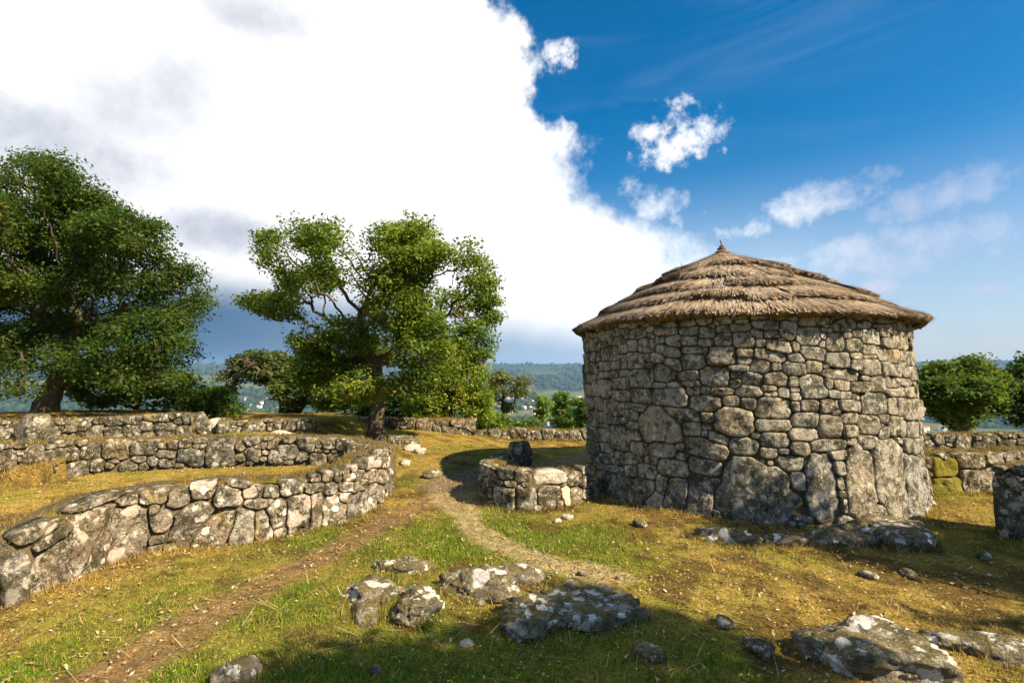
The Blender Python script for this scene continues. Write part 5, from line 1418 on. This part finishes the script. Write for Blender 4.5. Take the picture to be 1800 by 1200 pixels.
wd = link('far_woodland', mesh_np('far_woodland', V.reshape(-1, 3), F.ravel(), np.full(n * len(f), 3), np.repeat(ct, len(v), 0), True), M_LEAF_FAR)
tag(wd, 'dark woods covering the valley floor and the far hills', 'woodland', kind='stuff')

M_WHITE, t_, b_ = new_mat('limewash', .8, .2)
_oi = t_.new('ShaderNodeObjectInfo')
t_.l.new(_oi.outputs['Color'], b_.inputs['Base Color'])
M_TILE, t_, b_ = new_mat('clay_tiles', .85, .2)
b_.inputs['Base Color'].default_value = (.36, .15, .08, 1)


def house_mesh(w, d, h, rise):
    w, d = w / 2, d / 2
    V = [(-w, -d, -3), (w, -d, -3), (w, d, -3), (-w, d, -3), (-w, -d, h), (w, -d, h), (w, d, h), (-w, d, h), (-w, 0, h + rise), (w, 0, h + rise)]
    e = .35
    R = [(-w - e, -d - e, h - .1), (w + e, -d - e, h - .1), (w + e, 0, h + rise + .12), (-w - e, 0, h + rise + .12), (-w - e, d + e, h - .1), (w + e, d + e, h - .1)]
    F = [(0, 1, 5, 4), (2, 3, 7, 6), (1, 2, 6, 9, 5), (3, 0, 4, 8, 7), (10, 11, 12, 13), (13, 12, 15, 14)]
    me = mesh_np('house', np.array(V + R), [q for t in F for q in t], [len(t) for t in F])
    me.materials.append(M_WHITE); me.materials.append(M_TILE)
    for i, p in enumerate(me.polygons):
        p.material_index = 1 if i >= 4 else 0
    return me


HM = [house_mesh(11, 9, 6.5, 2.4), house_mesh(15, 10, 8.5, 2.6), house_mesh(9, 8, 4.5, 2.0), house_mesh(24, 12, 6, 2.2)]


def houses(label, group, n, a0, a1, r0, r1, cen=None):
    k = 0
    while k < n:
        a = rad(rng.uniform(a0, a1)); r = rng.uniform(r0, r1)
        x, y = math.sin(a) * r, math.cos(a) * r
        if float(fbm(np.array([x / 170.]), np.array([y / 170.]), 12., 2)[0]) < -.12:
            if rng.random() < .8:
                continue
        o = link('house', HM[int(rng.choice(4, p=[.4, .3, .2, .1]))], None, None, (x, y, zg(x, y)))
        o.rotation_euler = (0, 0, rng.uniform(0, math.pi))
        o.scale = (1.25,) * 3
        w_ = rng.uniform(.6, .85)
        o.color = (w_, w_ * .98, w_ * .92, 1)
        tag(o, label, 'house', group)
        k += 1


houses('small pale house in the valley town between the oak and the hut', 'houses of the valley town', 75, -4., 8.2, 1450, 2700)
houses('small pale house in the valley seen between the two big oaks', 'houses of the valley hamlet', 34, -31., -22., 1500, 2700)
houses('small pale house in the valley right of the hut', 'houses of the eastern hamlet', 8, 38., 41., 1600, 2600)
wx, wy = math.sin(rad(-11.6)) * 1480, math.cos(rad(-11.6)) * 1480
o = link('warehouse', house_mesh(62, 26, 7, 2), None, None, (wx, wy, zg(wx, wy)))
o.data.materials[1] = M_WHITE
o.color = (.8, .8, .78, 1)
tag(o, 'long white warehouse roof in the valley behind the oak trunk', 'warehouse')

# ------------------------------------------------------------------ the air over the valley
zmin = float(gz.min()); zmax = max(float(gz.max()), 12.)
hv = [(sx * 7200., sy * 7200., z) for z in (zmin - 8., zmax + 30.) for sx, sy in ((-1, -1), (1, -1), (1, 1), (-1, 1))]
hf = [(3, 2, 1, 0), (4, 5, 6, 7), (0, 1, 5, 4), (1, 2, 6, 5), (2, 3, 7, 6), (3, 0, 4, 7)]
M_HAZE = bpy.data.materials.new('haze')
M_HAZE.use_nodes = True
H = NT(M_HAZE.node_tree)
H.n.clear()
pv = H.new('ShaderNodeVolumePrincipled')
pv.inputs['Color'].default_value = (.40, .66, 1.0, 1)
pv.inputs['Density'].default_value = 0.9e-4
pv.inputs['Anisotropy'].default_value = .1
ho = H.new('ShaderNodeOutputMaterial')
H.l.new(pv.outputs[0], ho.inputs['Volume'])
hz = link('haze', mesh_np('haze', np.array(hv), [q for t in hf for q in t], [4] * 6), M_HAZE)
tag(hz, 'blue haze lying over the valley', 'haze', kind='stuff')
